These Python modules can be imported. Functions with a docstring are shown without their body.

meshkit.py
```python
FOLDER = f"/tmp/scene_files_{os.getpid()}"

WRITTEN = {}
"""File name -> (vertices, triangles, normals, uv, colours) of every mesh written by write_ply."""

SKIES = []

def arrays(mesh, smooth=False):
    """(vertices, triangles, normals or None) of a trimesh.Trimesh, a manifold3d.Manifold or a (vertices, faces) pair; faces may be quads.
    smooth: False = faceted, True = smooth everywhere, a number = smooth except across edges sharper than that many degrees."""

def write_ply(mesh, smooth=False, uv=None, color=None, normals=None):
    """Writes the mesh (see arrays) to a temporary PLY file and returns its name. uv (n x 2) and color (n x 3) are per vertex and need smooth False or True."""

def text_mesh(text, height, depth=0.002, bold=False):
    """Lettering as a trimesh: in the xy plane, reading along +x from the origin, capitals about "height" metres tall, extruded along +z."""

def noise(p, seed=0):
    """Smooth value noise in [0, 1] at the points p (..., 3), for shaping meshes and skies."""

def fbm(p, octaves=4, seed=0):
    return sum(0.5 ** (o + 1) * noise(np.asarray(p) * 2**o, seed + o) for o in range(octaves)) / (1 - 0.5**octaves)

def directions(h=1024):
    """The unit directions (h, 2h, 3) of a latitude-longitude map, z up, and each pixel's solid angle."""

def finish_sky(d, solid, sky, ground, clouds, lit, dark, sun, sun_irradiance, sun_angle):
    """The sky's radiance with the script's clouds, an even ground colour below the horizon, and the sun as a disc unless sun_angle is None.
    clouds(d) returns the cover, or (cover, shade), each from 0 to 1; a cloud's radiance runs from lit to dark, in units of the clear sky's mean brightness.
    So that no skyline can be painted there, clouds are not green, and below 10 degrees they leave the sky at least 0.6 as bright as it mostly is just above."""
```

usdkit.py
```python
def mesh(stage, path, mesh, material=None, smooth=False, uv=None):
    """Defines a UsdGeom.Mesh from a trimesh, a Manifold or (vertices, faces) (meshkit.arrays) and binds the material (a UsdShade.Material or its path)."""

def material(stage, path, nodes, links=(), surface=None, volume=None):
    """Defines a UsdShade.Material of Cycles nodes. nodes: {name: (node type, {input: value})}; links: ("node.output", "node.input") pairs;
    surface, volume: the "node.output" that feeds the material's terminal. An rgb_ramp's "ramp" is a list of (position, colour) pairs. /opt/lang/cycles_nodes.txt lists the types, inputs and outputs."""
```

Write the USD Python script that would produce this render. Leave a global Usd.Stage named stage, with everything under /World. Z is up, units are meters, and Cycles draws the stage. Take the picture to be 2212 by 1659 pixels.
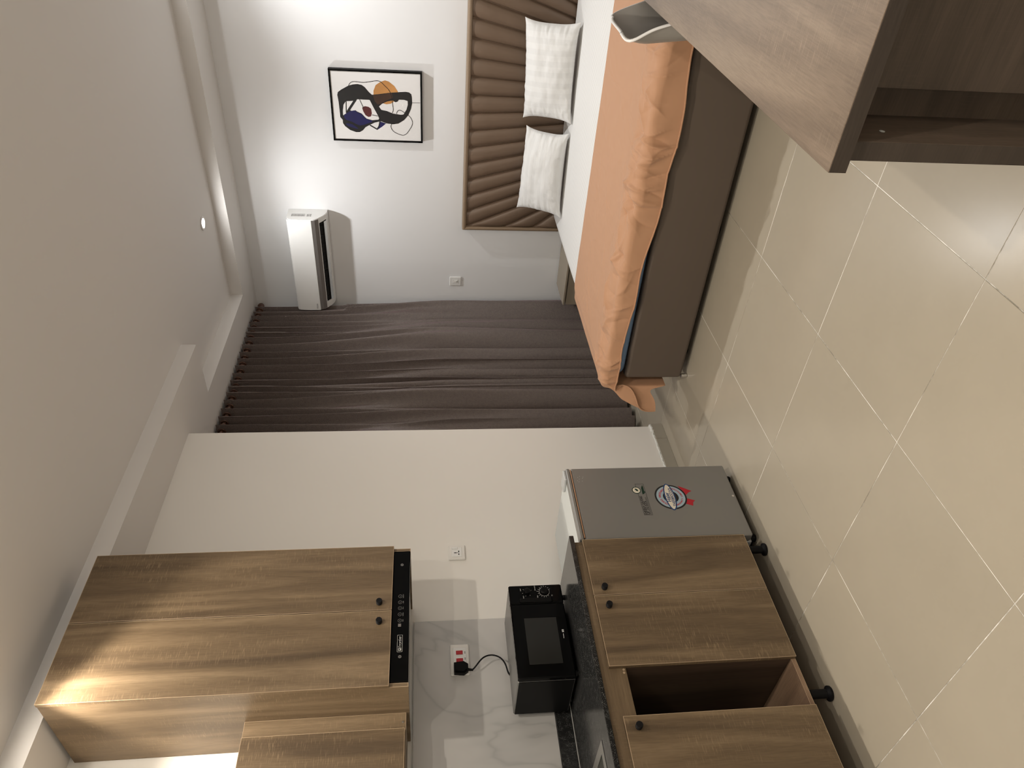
import math, random
import numpy as np, trimesh, usdkit, meshkit
from shapely.geometry import Polygon, LineString
from pxr import Usd, UsdGeom, UsdLux, Gf, Sdf, UsdShade

random.seed(7)
RNG = np.random.default_rng(7)
stage = Usd.Stage.CreateInMemory()
UsdGeom.Xform.Define(stage, '/World')
PI = math.pi

# ------------------------------------------------------------------ camera (a portrait phone photo stored on its side: image left is up)
EYE = (0.0, 0.0, 1.4896)
RIGHT = (0.778196, 0.627975, -0.007598)
DOWN = (0.06705, -0.095107, -0.993206)
FWD = (-0.624431, 0.7724, -0.116117)
cam = UsdGeom.Camera.Define(stage, '/World/camera')
cam.CreateHorizontalApertureAttr(36.0)
cam.CreateFocalLengthAttr(36.0 * 1571.75 / 2212)
cam.CreateExposureAttr(1.68)
cam.AddTransformOp().Set(Gf.Matrix4d(*DOWN, 0, *RIGHT, 0, *[-c for c in FWD], 0, *EYE, 1))

# ------------------------------------------------------------------ light: the ceiling downlights (built as things further down, with these values)
CEIL = 2.985
WARM, NEUTRAL = (1.0, 0.91, 0.79), (1.0, 1.0, 1.0)
#         x      y     beam, half-angle, softness, diffuse spill of the lens, colour, label
LAMPS = [(-2.36, 4.67, 4.7, 70, 1.0, 0.35, NEUTRAL, 'small round recessed ceiling downlight, lit, above the air conditioner'),
         (-0.68, 4.64, 10.4, 70, 1.0, 0.5, NEUTRAL, 'lit recessed ceiling downlight above the right side of the bed'),
         (-0.64, 1.44, 0, 0, 0, 2.7, WARM, 'lit recessed ceiling downlight over the wooden desk'),
         (-2.44, 1.33, 6.5, 58, 0.4, 0.18, WARM, 'lit recessed ceiling downlight in front of the tall wall cabinet'),
         (-2.36, 0.35, 0, 0, 0, 1.7, WARM, 'lit recessed ceiling downlight at the near end of the kitchen'),
         (0.50, 0.25, 0, 0, 0, 2.7, WARM, 'lit recessed ceiling downlight to the right of the camera')]

# ------------------------------------------------------------------ materials
L = '/World/Looks/'
MAT = {}


def plain(name, col, rough=0.5, metal=0.0, spec=0.5, bump=None, coat=0.0, emis=None, sheen=0.0, var=0.0):
    n = {'p': ('principled_bsdf', dict(base_color=col, roughness=rough, metallic=metal, specular_ior_level=spec, coat_weight=coat, sheen_weight=sheen))}
    l = []
    if emis:
        n['p'][1].update(emission_color=col, emission_strength=emis)
    if bump or var:
        n['g'] = ('geometry', {})
    if bump:
        sc, st, di = bump
        n['n'] = ('noise_texture', dict(scale=sc, detail=4.0, roughness=0.55))
        n['b'] = ('bump', dict(strength=st, distance=di))
        l += [('g.position', 'n.vector'), ('n.fac', 'b.height'), ('b.normal', 'p.normal')]
    if var:
        n['v'] = ('noise_texture', dict(scale=2.3, detail=5.0, roughness=0.6))
        n['r'] = ('rgb_ramp', dict(ramp=[(0.3, tuple(c * (1 - var) for c in col)), (0.7, tuple(min(1, c * (1 + var)) for c in col))]))
        l += [('g.position', 'v.vector'), ('v.fac', 'r.fac'), ('r.color', 'p.base_color')]
    MAT[name] = usdkit.material(stage, L + name, n, l, surface='p.BSDF')
    return MAT[name]


def wood(name, along, dark, mid, light, rough=0.45, seed=0.0, across=9.0, saw=0.55):
    """Sawn-oak laminate: long soft streaks along one axis, fine grain, and pale saw marks across it."""
    def sc(a, b):
        return tuple(b if k == along else a for k in range(3))
    n = {'g': ('geometry', {}),
         'm1': ('mapping', dict(scale=sc(across, 0.75), location=(seed, seed * 1.7, seed * 2.3))),
         'n1': ('noise_texture', dict(scale=1.0, detail=3.5, roughness=0.5, distortion=0.9)),
         'm2': ('mapping', dict(scale=sc(260, 16), location=(seed, seed, seed))),
         'n2': ('noise_texture', dict(scale=1.0, detail=3.0, roughness=0.6)),
         'm3': ('mapping', dict(scale=sc(26, 300), location=(seed, 0, seed))),
         'n3': ('noise_texture', dict(scale=1.0, detail=2.0, roughness=0.5)),
         'm4': ('mapping', dict(scale=sc(7, 3), location=(0, seed, 2 * seed))),
         'n4': ('noise_texture', dict(scale=1.0, detail=2.0)),
         'r1': ('rgb_ramp', dict(ramp=[(0.31, dark), (0.5, mid), (0.69, light)])),
         'r2': ('rgb_ramp', dict(ramp=[(0.3, (0.85, 0.84, 0.83)), (0.62, (1.06, 1.06, 1.06))])),
         'r3': ('rgb_ramp', dict(ramp=[(0.56, (0, 0, 0)), (0.72, (1, 1, 1))])),
         'r4': ('rgb_ramp', dict(ramp=[(0.42, (0, 0, 0)), (0.66, (saw, saw, saw))])),
         'x1': ('mix', dict(mix_type='multiply', fac=1.0)),
         'x2': ('mix', dict(mix_type='multiply', fac=1.0)),
         'x3': ('mix', dict(mix_type='mix', color2=tuple(min(1, c * 1.5) for c in light))),
         'b': ('bump', dict(strength=0.25, distance=0.0006)),
         'p': ('principled_bsdf', dict(roughness=rough, specular_ior_level=0.4))}
    l = [(f'g.position', f'm{k}.vector') for k in (1, 2, 3, 4)] + [(f'm{k}.vector', f'n{k}.vector') for k in (1, 2, 3, 4)] + [(f'n{k}.fac', f'r{k}.fac') for k in (1, 2, 3, 4)]
    l += [('r1.color', 'x1.color1'), ('r2.color', 'x1.color2'), ('r3.color', 'x2.color1'), ('r4.color', 'x2.color2'), ('x1.color', 'x3.color1'), ('x2.color', 'x3.fac'),
          ('x3.color', 'p.base_color'), ('n2.fac', 'b.height'), ('b.normal', 'p.normal')]
    MAT[name] = usdkit.material(stage, L + name, n, l, surface='p.BSDF')


WD, WM, WL = (0.090, 0.061, 0.035), (0.152, 0.105, 0.060), (0.235, 0.168, 0.100)
for k in range(5):
    wood(f'oak_upright_{k}', 2, WD, WM, WL, seed=3.1 * k + 0.4)
wood('oak_along', 1, WD, WM, WL, seed=9.2)
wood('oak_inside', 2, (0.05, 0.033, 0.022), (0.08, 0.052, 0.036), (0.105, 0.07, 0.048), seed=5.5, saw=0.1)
wood('oak_floor_panel', 0, (0.16, 0.10, 0.066), (0.24, 0.155, 0.10), (0.30, 0.20, 0.13), seed=2.5, saw=0.1)
wood('desk_top', 1, (0.112, 0.080, 0.054), (0.172, 0.127, 0.089), (0.25, 0.192, 0.138), seed=1.3, across=6.0, saw=0.3)
wood('desk_front', 0, (0.058, 0.042, 0.031), (0.082, 0.060, 0.045), (0.105, 0.078, 0.058), seed=4.4, saw=0.12)
wood('desk_edge', 0, (0.038, 0.028, 0.022), (0.052, 0.039, 0.030), (0.066, 0.050, 0.039), seed=8.4, saw=0.1)
wood('desk_leg', 2, (0.090, 0.066, 0.050), (0.135, 0.100, 0.076), (0.18, 0.135, 0.102), seed=6.4, saw=0.22)
plain('edge_band', (0.42, 0.31, 0.20), 0.45)
plain('wall_paint', (0.815, 0.82, 0.825), 0.6, bump=(9.0, 0.12, 0.004), spec=0.3)
plain('kitchen_paint', (0.83, 0.805, 0.755), 0.5, bump=(9.0, 0.12, 0.004), spec=0.3)
plain('ceiling_paint', (0.74, 0.72, 0.695), 0.8, bump=(7.0, 0.1, 0.004), spec=0.2)
for k, c in enumerate([(0.395, 0.350, 0.275), (0.405, 0.360, 0.285), (0.385, 0.342, 0.270)]):
    plain(f'tile_{k}', c, 0.235, bump=(420.0, 0.10, 0.0006), var=0.035)
MAT['grout'] = usdkit.material(stage, L + 'grout', {
    'g': ('geometry', {}), 'n': ('noise_texture', dict(scale=3.0, detail=6.0, roughness=0.7)),
    'r': ('rgb_ramp', dict(ramp=[(0.43, (0.22, 0.20, 0.16)), (0.56, (0.85, 0.83, 0.78))])),
    'p': ('principled_bsdf', dict(roughness=0.6))}, [('g.position', 'n.vector'), ('n.fac', 'r.fac'), ('r.color', 'p.base_color')], surface='p.BSDF')
plain('skirting_tile', (0.36, 0.33, 0.27), 0.35, var=0.04)
plain('caulk', (0.72, 0.72, 0.68), 0.8)
plain('leather', (0.155, 0.104, 0.070), 0.36, bump=(260.0, 0.12, 0.0008), spec=0.45)
plain('leather_base', (0.105, 0.080, 0.062), 0.5, bump=(260.0, 0.12, 0.0008), spec=0.4)
plain('leather_border', (0.235, 0.165, 0.105), 0.42, bump=(260.0, 0.1, 0.0008))
plain('mattress_ticking', (0.20, 0.31, 0.48), 0.8)
plain('white_plastic', (0.82, 0.82, 0.80), 0.25)
plain('socket_plastic', (0.80, 0.78, 0.74), 0.3)
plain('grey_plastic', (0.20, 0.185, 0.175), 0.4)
plain('label_grey', (0.42, 0.42, 0.41), 0.5)
plain('print_grey', (0.28, 0.28, 0.27), 0.5)
plain('black_gloss', (0.003, 0.003, 0.003), 0.08, spec=0.07)
plain('black_satin', (0.005, 0.005, 0.005), 0.4, spec=0.1)
plain('black_matte', (0.005, 0.005, 0.006), 0.5, spec=0.2)
plain('black_void', (0.006, 0.006, 0.006), 0.9)
plain('oven_glass', (0.018, 0.018, 0.016), 0.14, spec=0.25)
plain('oven_top', (0.16, 0.158, 0.15), 0.3)
plain('steel', (0.62, 0.62, 0.60), 0.22, metal=1.0)
plain('chrome', (0.75, 0.75, 0.75), 0.1, metal=1.0)
plain('fridge_door', (0.235, 0.228, 0.215), 0.34, metal=0.25)
plain('fridge_body', (0.46, 0.47, 0.47), 0.35)
plain('fridge_cap', (0.62, 0.65, 0.64), 0.35)
plain('fridge_trim', (0.50, 0.30, 0.18), 0.25, metal=0.6)
plain('red_switch', (0.45, 0.012, 0.02), 0.3)
plain('ink_black', (0.008, 0.008, 0.009), 0.6)
plain('ink_black_wash', (0.008, 0.007, 0.007), 0.6, var=0.6)
plain('ink_white', (0.60, 0.60, 0.58), 0.5)
plain('ink_navy', (0.012, 0.05, 0.16), 0.5)
plain('ink_blue', (0.006, 0.005, 0.075), 0.6, var=0.3)
plain('ink_orange', (0.50, 0.235, 0.07), 0.6, var=0.25)
plain('ink_brown', (0.045, 0.020, 0.010), 0.6, var=0.5)
plain('ink_red', (0.10, 0.018, 0.018), 0.6, var=0.3)
plain('sticker_red', (0.42, 0.012, 0.025), 0.4)
plain('sticker_blue', (0.34, 0.44, 0.50), 0.4)
plain('sticker_cream', (0.72, 0.66, 0.54), 0.4)
plain('sticker_green', (0.006, 0.03, 0.018), 0.4)
plain('paper', (0.80, 0.79, 0.78), 0.6)
plain('brown_wood_ring', (0.095, 0.045, 0.028), 0.25)
plain('taupe', (0.30, 0.255, 0.195), 0.45)
plain('taupe_dark', (0.10, 0.08, 0.06), 0.5)
plain('chair_shell', (0.30, 0.285, 0.265), 0.35)
plain('chair_rim', (0.80, 0.80, 0.80), 0.3)
plain('lamp_glow', (1.0, 0.97, 0.90), 0.5, emis=22.0)
plain('off_white_trim', (0.80, 0.79, 0.76), 0.4)

MAT['granite'] = usdkit.material(stage, L + 'granite', {
    'g': ('geometry', {}), 'v': ('voronoi_texture', dict(scale=330.0)), 'r': ('rgb_ramp', dict(ramp=[(0.16, (0.30, 0.30, 0.285)), (0.34, (0.014, 0.014, 0.014))])),
    'n': ('noise_texture', dict(scale=60.0, detail=3.0)), 'r2': ('rgb_ramp', dict(ramp=[(0.35, (0, 0, 0)), (0.65, (1, 1, 1))])),
    'x': ('mix', dict(color1=(0.014, 0.014, 0.014))), 'p': ('principled_bsdf', dict(roughness=0.17, specular_ior_level=0.5))},
    [('g.position', 'v.vector'), ('g.position', 'n.vector'), ('v.distance', 'r.fac'), ('n.fac', 'r2.fac'), ('r2.color', 'x.fac'), ('r.color', 'x.color2'), ('x.color', 'p.base_color')], surface='p.BSDF')
MAT['marble'] = usdkit.material(stage, L + 'marble', {
    'g': ('geometry', {}), 'm': ('mapping', dict(scale=(1.0, 1.6, 0.8), rotation=(0.5, 0, 0))),
    'n': ('noise_texture', dict(scale=1.1, detail=4.0, roughness=0.5, distortion=0.7)),
    'a': ('math', dict(math_type='subtract', value2=0.5)), 'ab': ('math', dict(math_type='absolute')),
    'r': ('rgb_ramp', dict(ramp=[(0.0, (0.44, 0.43, 0.415)), (0.010, (0.51, 0.50, 0.48)), (0.05, (0.56, 0.545, 0.525)), (0.3, (0.60, 0.585, 0.56))])),
    'p': ('principled_bsdf', dict(roughness=0.22))},
    [('g.position', 'm.vector'), ('m.vector', 'n.vector'), ('n.fac', 'a.value1'), ('a.value', 'ab.value1'), ('ab.value', 'r.fac'), ('r.color', 'p.base_color')], surface='p.BSDF')


def cloth(name, col, rough=0.8, sheen=0.2, wr=(28.0, 0.35, 0.004), stripe=None, stretch=(1, 1, 1), sheen_tint=(1, 1, 1), ridged=False):
    n = {'g': ('geometry', {}), 'm': ('mapping', dict(scale=stretch)), 'n': ('noise_texture', dict(scale=wr[0], detail=5.0, roughness=0.6, distortion=0.6)),
         'b': ('bump', dict(strength=wr[1], distance=wr[2])),
         'p': ('principled_bsdf', dict(base_color=col, roughness=rough, sheen_weight=sheen, sheen_roughness=0.4, sheen_tint=sheen_tint, specular_ior_level=0.25))}
    l = [('g.position', 'm.vector'), ('m.vector', 'n.vector'), ('n.fac', 'b.height'), ('b.normal', 'p.normal')]
    if ridged:
        n['n'][1].update(type='ridged_multifractal', detail=4.0, distortion=1.0)
    if stripe:
        src, axis, period, lo = stripe
        n.update({'tc': ('texture_coordinate', {}), 'sx': ('separate_xyz', {}), 'mu': ('math', dict(math_type='multiply', value2=1.0 / period)), 'fr': ('math', dict(math_type='fraction')),
                  'r': ('rgb_ramp', dict(ramp=[(0.0, col), (0.44, col), (0.5, tuple(c * lo for c in col)), (0.94, tuple(c * lo for c in col)), (1.0, col)]))})
        l += [(('tc.UV' if src == 'uv' else 'g.position'), 'sx.vector'), (f'sx.{axis}', 'mu.value1'), ('mu.value', 'fr.value1'), ('fr.value', 'r.fac'), ('r.color', 'p.base_color')]
    MAT[name] = usdkit.material(stage, L + name, n, l, surface='p.BSDF')


cloth('duvet', (0.50, 0.280, 0.165), 0.75, 0.15, (6.0, 0.40, 0.010), stretch=(1.6, 0.6, 1.0), ridged=True)
cloth('sheet_white', (0.80, 0.79, 0.765), 0.85, 0.1, (20.0, 0.1, 0.003), stripe=('pos', 'y', 0.024, 0.86))
cloth('pillow_upright', (0.76, 0.755, 0.735), 0.6, 0.2, (14.0, 0.15, 0.004), stripe=('uv', 'x', 0.105, 0.95))
cloth('pillow_level', (0.76, 0.755, 0.735), 0.6, 0.2, (14.0, 0.15, 0.004), stripe=('uv', 'y', 0.155, 0.955))
MAT['curtain_cloth'] = usdkit.material(stage, L + 'curtain_cloth', {
    'g': ('geometry', {}), 'n': ('noise_texture', dict(scale=130.0, detail=3.0, roughness=0.7)), 'n2': ('noise_texture', dict(scale=60.0, detail=5.0)),
    'r': ('rgb_ramp', dict(ramp=[(0.30, (0.122, 0.096, 0.085)), (0.70, (0.155, 0.123, 0.108))])),
    'rr': ('rgb_ramp', dict(ramp=[(0.40, (0.55, 0.55, 0.55)), (0.68, (0.24, 0.24, 0.24))])),
    'b': ('bump', dict(strength=1.0, distance=0.004)),
    'p': ('principled_bsdf', dict(specular_ior_level=0.8, sheen_weight=0.22, sheen_roughness=0.35, sheen_tint=(0.95, 0.55, 0.75)))},
    [('g.position', 'n.vector'), ('g.position', 'n2.vector'), ('n2.fac', 'r.fac'), ('r.color', 'p.base_color'), ('n.fac', 'rr.fac'), ('rr.color', 'p.roughness'), ('n.fac', 'b.height'), ('b.normal', 'p.normal')], surface='p.BSDF')

# ------------------------------------------------------------------ scene helpers
USED = {}
OFFSET = {}


def numbered(path):
    k = USED.get(path, 0)
    USED[path] = k + 1
    return path if k == 0 else f'{path}_{k:03d}'


def tag(prim, label=None, cat=None, group=None, kind=None):
    p = prim.GetPrim() if hasattr(prim, 'GetPrim') else stage.GetPrimAtPath(prim)
    for k, v in (('label', label), ('category', cat), ('group', group), ('kind', kind)):
        if v:
            p.SetCustomDataByKey(k, v)


def thing(name, label, cat, loc=(0, 0, 0), group=None, kind=None):
    path = numbered('/World/' + name)
    x = UsdGeom.Xform.Define(stage, path)
    x.AddTranslateOp().Set(Gf.Vec3d(*map(float, loc)))
    OFFSET[path] = np.array(loc, float)
    tag(path, label, cat, group, kind)
    return path


def obj(name, mesh, mat, parent='/World', label=None, cat=None, kind=None, smooth=False, uv=None, group=None):
    """One Mesh prim. Mesh in world coordinates; parent is a thing or a part."""
    path = numbered(f'{parent}/{name}')
    v, f = (np.array(mesh.vertices), np.array(mesh.faces)) if isinstance(mesh, trimesh.Trimesh) else (np.asarray(mesh[0], float), np.asarray(mesh[1]))
    off = OFFSET.get(parent, np.zeros(3))
    OFFSET[path] = off
    usdkit.mesh(stage, path, (v - off, f), MAT[mat], smooth=smooth, uv=uv)
    tag(path, label, cat, group, kind)
    return path


_BOXF = None


def bx(x0, x1, y0, y1, z0, z1, c=0.0015):
    """A box with chamfered edges."""
    c = min(c, 0.49 * min(x1 - x0, y1 - y0, z1 - z0))
    lo, hi = np.array([x0, y0, z0]), np.array([x1, y1, z1])
    if c <= 0:
        return trimesh.creation.box(bounds=[lo, hi])
    global _BOXF
    pts = []
    for sx in (0, 1):
        for sy in (0, 1):
            for sz in (0, 1):
                s = np.array([sx, sy, sz])
                p = np.where(s, hi, lo).astype(float)
                d = np.where(s, -c, c)
                for k in range(3):
                    q = p + d
                    q[k] = p[k]
                    pts.append(q)
    if _BOXF is None:
        unit = [(np.array(q) - 0) for q in pts]
        # topology from a well-proportioned box, so that it can be reused
        ref = []
        for sx in (0, 1):
            for sy in (0, 1):
                for sz in (0, 1):
                    s = np.array([sx, sy, sz], float)
                    d = np.where(s > 0, -0.2, 0.2)
                    for k in range(3):
                        q = s + d
                        q[k] = s[k]
                        ref.append(q)
        h = trimesh.Trimesh(ref, trimesh.convex.convex_hull(np.array(ref)).faces, process=False) if False else None
        from scipy.spatial import ConvexHull
        ref = np.array(ref)
        hull = ConvexHull(ref)
        fs = []
        for t in hull.simplices:
            a, b, cc = ref[t]
            nrm = np.cross(b - a, cc - a)
            fs.append(t if nrm @ ((a + b + cc) / 3 - 0.5) > 0 else t[::-1])
        _BOXF = np.array(fs)
    return trimesh.Trimesh(np.array(pts), _BOXF.copy(), process=False)


def cat(*ms):
    return trimesh.util.concatenate(list(ms))


def cyl(p0, p1, r, n=24, r2=None):
    """A cylinder (or frustum) between two points."""
    p0, p1 = np.array(p0, float), np.array(p1, float)
    r2 = r if r2 is None else r2
    return lathe([(0, 0), (r, 0), (r2, np.linalg.norm(p1 - p0)), (0, np.linalg.norm(p1 - p0))], p0, p1 - p0, n)


def lathe(profile, origin, axis, n=32):
    """Revolves (radius, height) pairs about an axis."""
    axis = np.array(axis, float) / np.linalg.norm(axis)
    a = np.cross(axis, [0, 0, 1.0] if abs(axis[2]) < 0.9 else [1.0, 0, 0])
    a /= np.linalg.norm(a)
    b = np.cross(axis, a)
    t = np.arange(n) * 2 * PI / n
    ring = np.cos(t)[:, None] * a + np.sin(t)[:, None] * b
    V = np.vstack([np.array(origin) + h * axis + r * ring for r, h in profile])
    F = []
    for i in range(len(profile) - 1):
        for j in range(n):
            k = (j + 1) % n
            p, q, r_, s = i * n + j, i * n + k, (i + 1) * n + k, (i + 1) * n + j
            F += [(p, q, r_), (p, r_, s)]
    return trimesh.Trimesh(V, F, process=False)


def tube(points, r, n=10, closed=False, caps=True):
    p = np.asarray(points, float)
    t = np.roll(p, -1, 0) - np.roll(p, 1, 0) if closed else np.gradient(p, axis=0)
    t /= np.linalg.norm(t, axis=1, keepdims=True) + 1e-12
    ref = np.array([0.3, 0.5, 0.81])
    a = np.cross(t, ref); a /= np.linalg.norm(a, axis=1, keepdims=True)
    b = np.cross(t, a)
    ang = np.arange(n) * 2 * PI / n
    r = np.broadcast_to(r, (len(p),))
    V = (p[:, None] + r[:, None, None] * (np.cos(ang)[None, :, None] * a[:, None] + np.sin(ang)[None, :, None] * b[:, None])).reshape(-1, 3)
    F = []
    m = len(p)
    for i in range(m if closed else m - 1):
        for j in range(n):
            k = (j + 1) % n
            i2 = (i + 1) % m
            F += [(i * n + j, i * n + k, i2 * n + k), (i * n + j, i2 * n + k, i2 * n + j)]
    if caps and not closed:
        V = np.vstack([V, p[:1], p[-1:]])
        F += [(j, len(V) - 2, (j + 1) % n) for j in range(n)]
        F += [((m - 1) * n + j, (m - 1) * n + (j + 1) % n, len(V) - 1) for j in range(n)]
    return trimesh.Trimesh(V, F, process=False)


def spline(pts, n=40):
    from scipy.interpolate import CubicSpline
    p = np.array(pts, float)
    d = np.r_[0, np.cumsum(np.linalg.norm(np.diff(p, axis=0), axis=1))]
    return CubicSpline(d, p)(np.linspace(0, d[-1], n))


def prism(poly, depth):
    return trimesh.util.concatenate([trimesh.creation.extrude_polygon(g, depth, engine='earcut') for g in getattr(poly, 'geoms', [poly]) if g.area > 1e-9])


def facing_x(m, X, Y, Z):
    """Local (x right, y up, z towards the viewer) onto a plane that faces +x."""
    v = np.array(m.vertices)
    return trimesh.Trimesh(np.stack([X + v[:, 2], Y + v[:, 0], Z + v[:, 1]], 1), np.array(m.faces), process=False)


def facing_my(m, X, Y, Z):
    """... onto a plane that faces -y."""
    v = np.array(m.vertices)
    return trimesh.Trimesh(np.stack([X + v[:, 0], Y - v[:, 2], Z + v[:, 1]], 1), np.array(m.faces), process=False)


def text(t, h, depth=0.0004, bold=False, width=None, center=True):
    m = meshkit.text_mesh(t, h, depth, bold)
    v = np.array(m.vertices)
    if width:
        v[:, 0] *= width / (v[:, 0].max() - v[:, 0].min())
    if center:
        v[:, 0] -= (v[:, 0].max() + v[:, 0].min()) / 2
        v[:, 1] -= h / 2
    return trimesh.Trimesh(v, m.faces, process=False)


def ring2d(r0, r1, n=48, cx=0, cy=0):
    t = np.arange(n) * 2 * PI / n
    o = np.stack([cx + r1 * np.cos(t), cy + r1 * np.sin(t)], 1)
    i = np.stack([cx + r0 * np.cos(t), cy + r0 * np.sin(t)], 1)
    return Polygon(o, [i] if r0 > 0 else [])


def grid_faces(nu, nv):
    i, j = np.meshgrid(np.arange(nu - 1), np.arange(nv - 1), indexing='ij')
    a = i * nv + j
    q = np.stack([a, a + nv, a + nv + 1, a + 1], -1).reshape(-1, 4)
    return np.vstack([q[:, [0, 1, 2]], q[:, [0, 2, 3]]])


def solid_sheet(P, th):
    """A grid of points (nu, nv, 3) as a thin closed cloth."""
    nu, nv = P.shape[:2]
    du, dv = np.gradient(P, axis=0), np.gradient(P, axis=1)
    N = np.cross(du, dv)
    N /= np.linalg.norm(N, axis=2, keepdims=True) + 1e-12
    V = np.vstack([P.reshape(-1, 3), (P - th * N).reshape(-1, 3)])
    F = grid_faces(nu, nv)
    n = nu * nv
    idx = np.arange(n).reshape(nu, nv)
    loop = np.r_[idx[:, 0], idx[-1, 1:], idx[-2::-1, -1], idx[0, -2:0:-1]]
    nx = np.roll(loop, -1)
    side = np.vstack([np.stack([loop, loop + n, nx + n], 1), np.stack([loop, nx + n, nx], 1)])
    return trimesh.Trimesh(V, np.vstack([F, F[:, ::-1] + n, side]), process=False)


def smoothstep(a, b, x):
    t = np.clip((x - a) / (b - a), 0, 1)
    return t * t * (3 - 2 * t)


# ------------------------------------------------------------------ the room
XW, XR = -3.05, -3.47       # kitchen wall face, recessed window wall face
YB, YC = 5.33, 3.33         # headboard wall, corner where the kitchen wall ends
XRIGHT, YFRONT = 1.0, -1.0
BAND = 2.895

fl = thing('floor', 'floor of large matt beige porcelain tiles with thin white grout lines', None, kind='structure')
obj('grout', bx(XR, XRIGHT, YFRONT, YB, -0.06, -0.0012, 0), 'grout', fl)
xs = [-1.515 + 0.6 * k for k in range(-4, 6)]
ys = [0.963 + 0.6 * k for k in range(-4, 9)]
k = 0
for i in range(len(xs) - 1):
    for j in range(len(ys) - 1):
        g = 0.0013
        a0, a1 = max(xs[i] + g, XR), min(xs[i + 1] - g, XRIGHT)
        b0, b1 = max(ys[j] + g, YFRONT), min(ys[j + 1] - g, YB)
        if a1 - a0 < 0.01 or b1 - b0 < 0.01 or a1 < XW and b1 < YC:
            continue
        dz = RNG.uniform(-0.0005, 0.0003)
        obj('tile', bx(a0, a1, b0, b1, -0.012, dz, 0.0009), f'tile_{RNG.integers(3)}', fl)

obj('wall_left', bx(-3.6, XW, YFRONT, YC, -0.06, 2.985, 0), 'kitchen_paint', kind='structure', label='plain cream kitchen wall ending in a corner before the curtain')
obj('wall_recess', bx(-3.6, XR, YC, YB, -0.06, 2.985, 0), 'wall_paint', kind='structure', label='recessed window wall hidden behind the curtain')
obj('wall_back', bx(-3.6, XRIGHT + 0.12, YB, YB + 0.12, -0.06, 2.985, 0), 'wall_paint', kind='structure', label='white bedroom wall behind the headboard')
obj('wall_right', bx(XRIGHT, XRIGHT + 0.12, YFRONT, YB, -0.06, 2.985, 0), 'wall_paint', kind='structure', label='white wall beyond the desk')
obj('wall_front', bx(-3.6, XRIGHT + 0.12, YFRONT - 0.12, YFRONT, -0.06, 2.985, 0), 'wall_paint', kind='structure', label='white wall behind the camera')
ce = thing('ceiling', 'off-white plaster ceiling with a lower border along the walls', None, kind='structure')
obj('ceiling_panel', bx(-3.6, XRIGHT + 0.12, YFRONT - 0.12, YB + 0.12, 2.985, 3.1, 0), 'ceiling_paint', ce)
border = Polygon([(-3.6, YFRONT), (-2.73, YFRONT), (-2.73, 3.785), (-3.11, 3.785), (-3.11, 4.965), (XRIGHT, 4.965), (XRIGHT, YB), (XR, YB), (XR, YC), (XW, YC), (XW, YFRONT)])
border = border.intersection(Polygon([(XR, YFRONT), (XR, YB), (XRIGHT, YB), (XRIGHT, YFRONT)])).difference(Polygon([(-3.6, YFRONT - 1), (XW, YFRONT - 1), (XW, YC), (-3.6, YC)]))
m = prism(border, 2.985 - BAND)
m.apply_translation([0, 0, BAND])
obj('dropped_border', m, 'ceiling_paint', ce)

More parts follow.
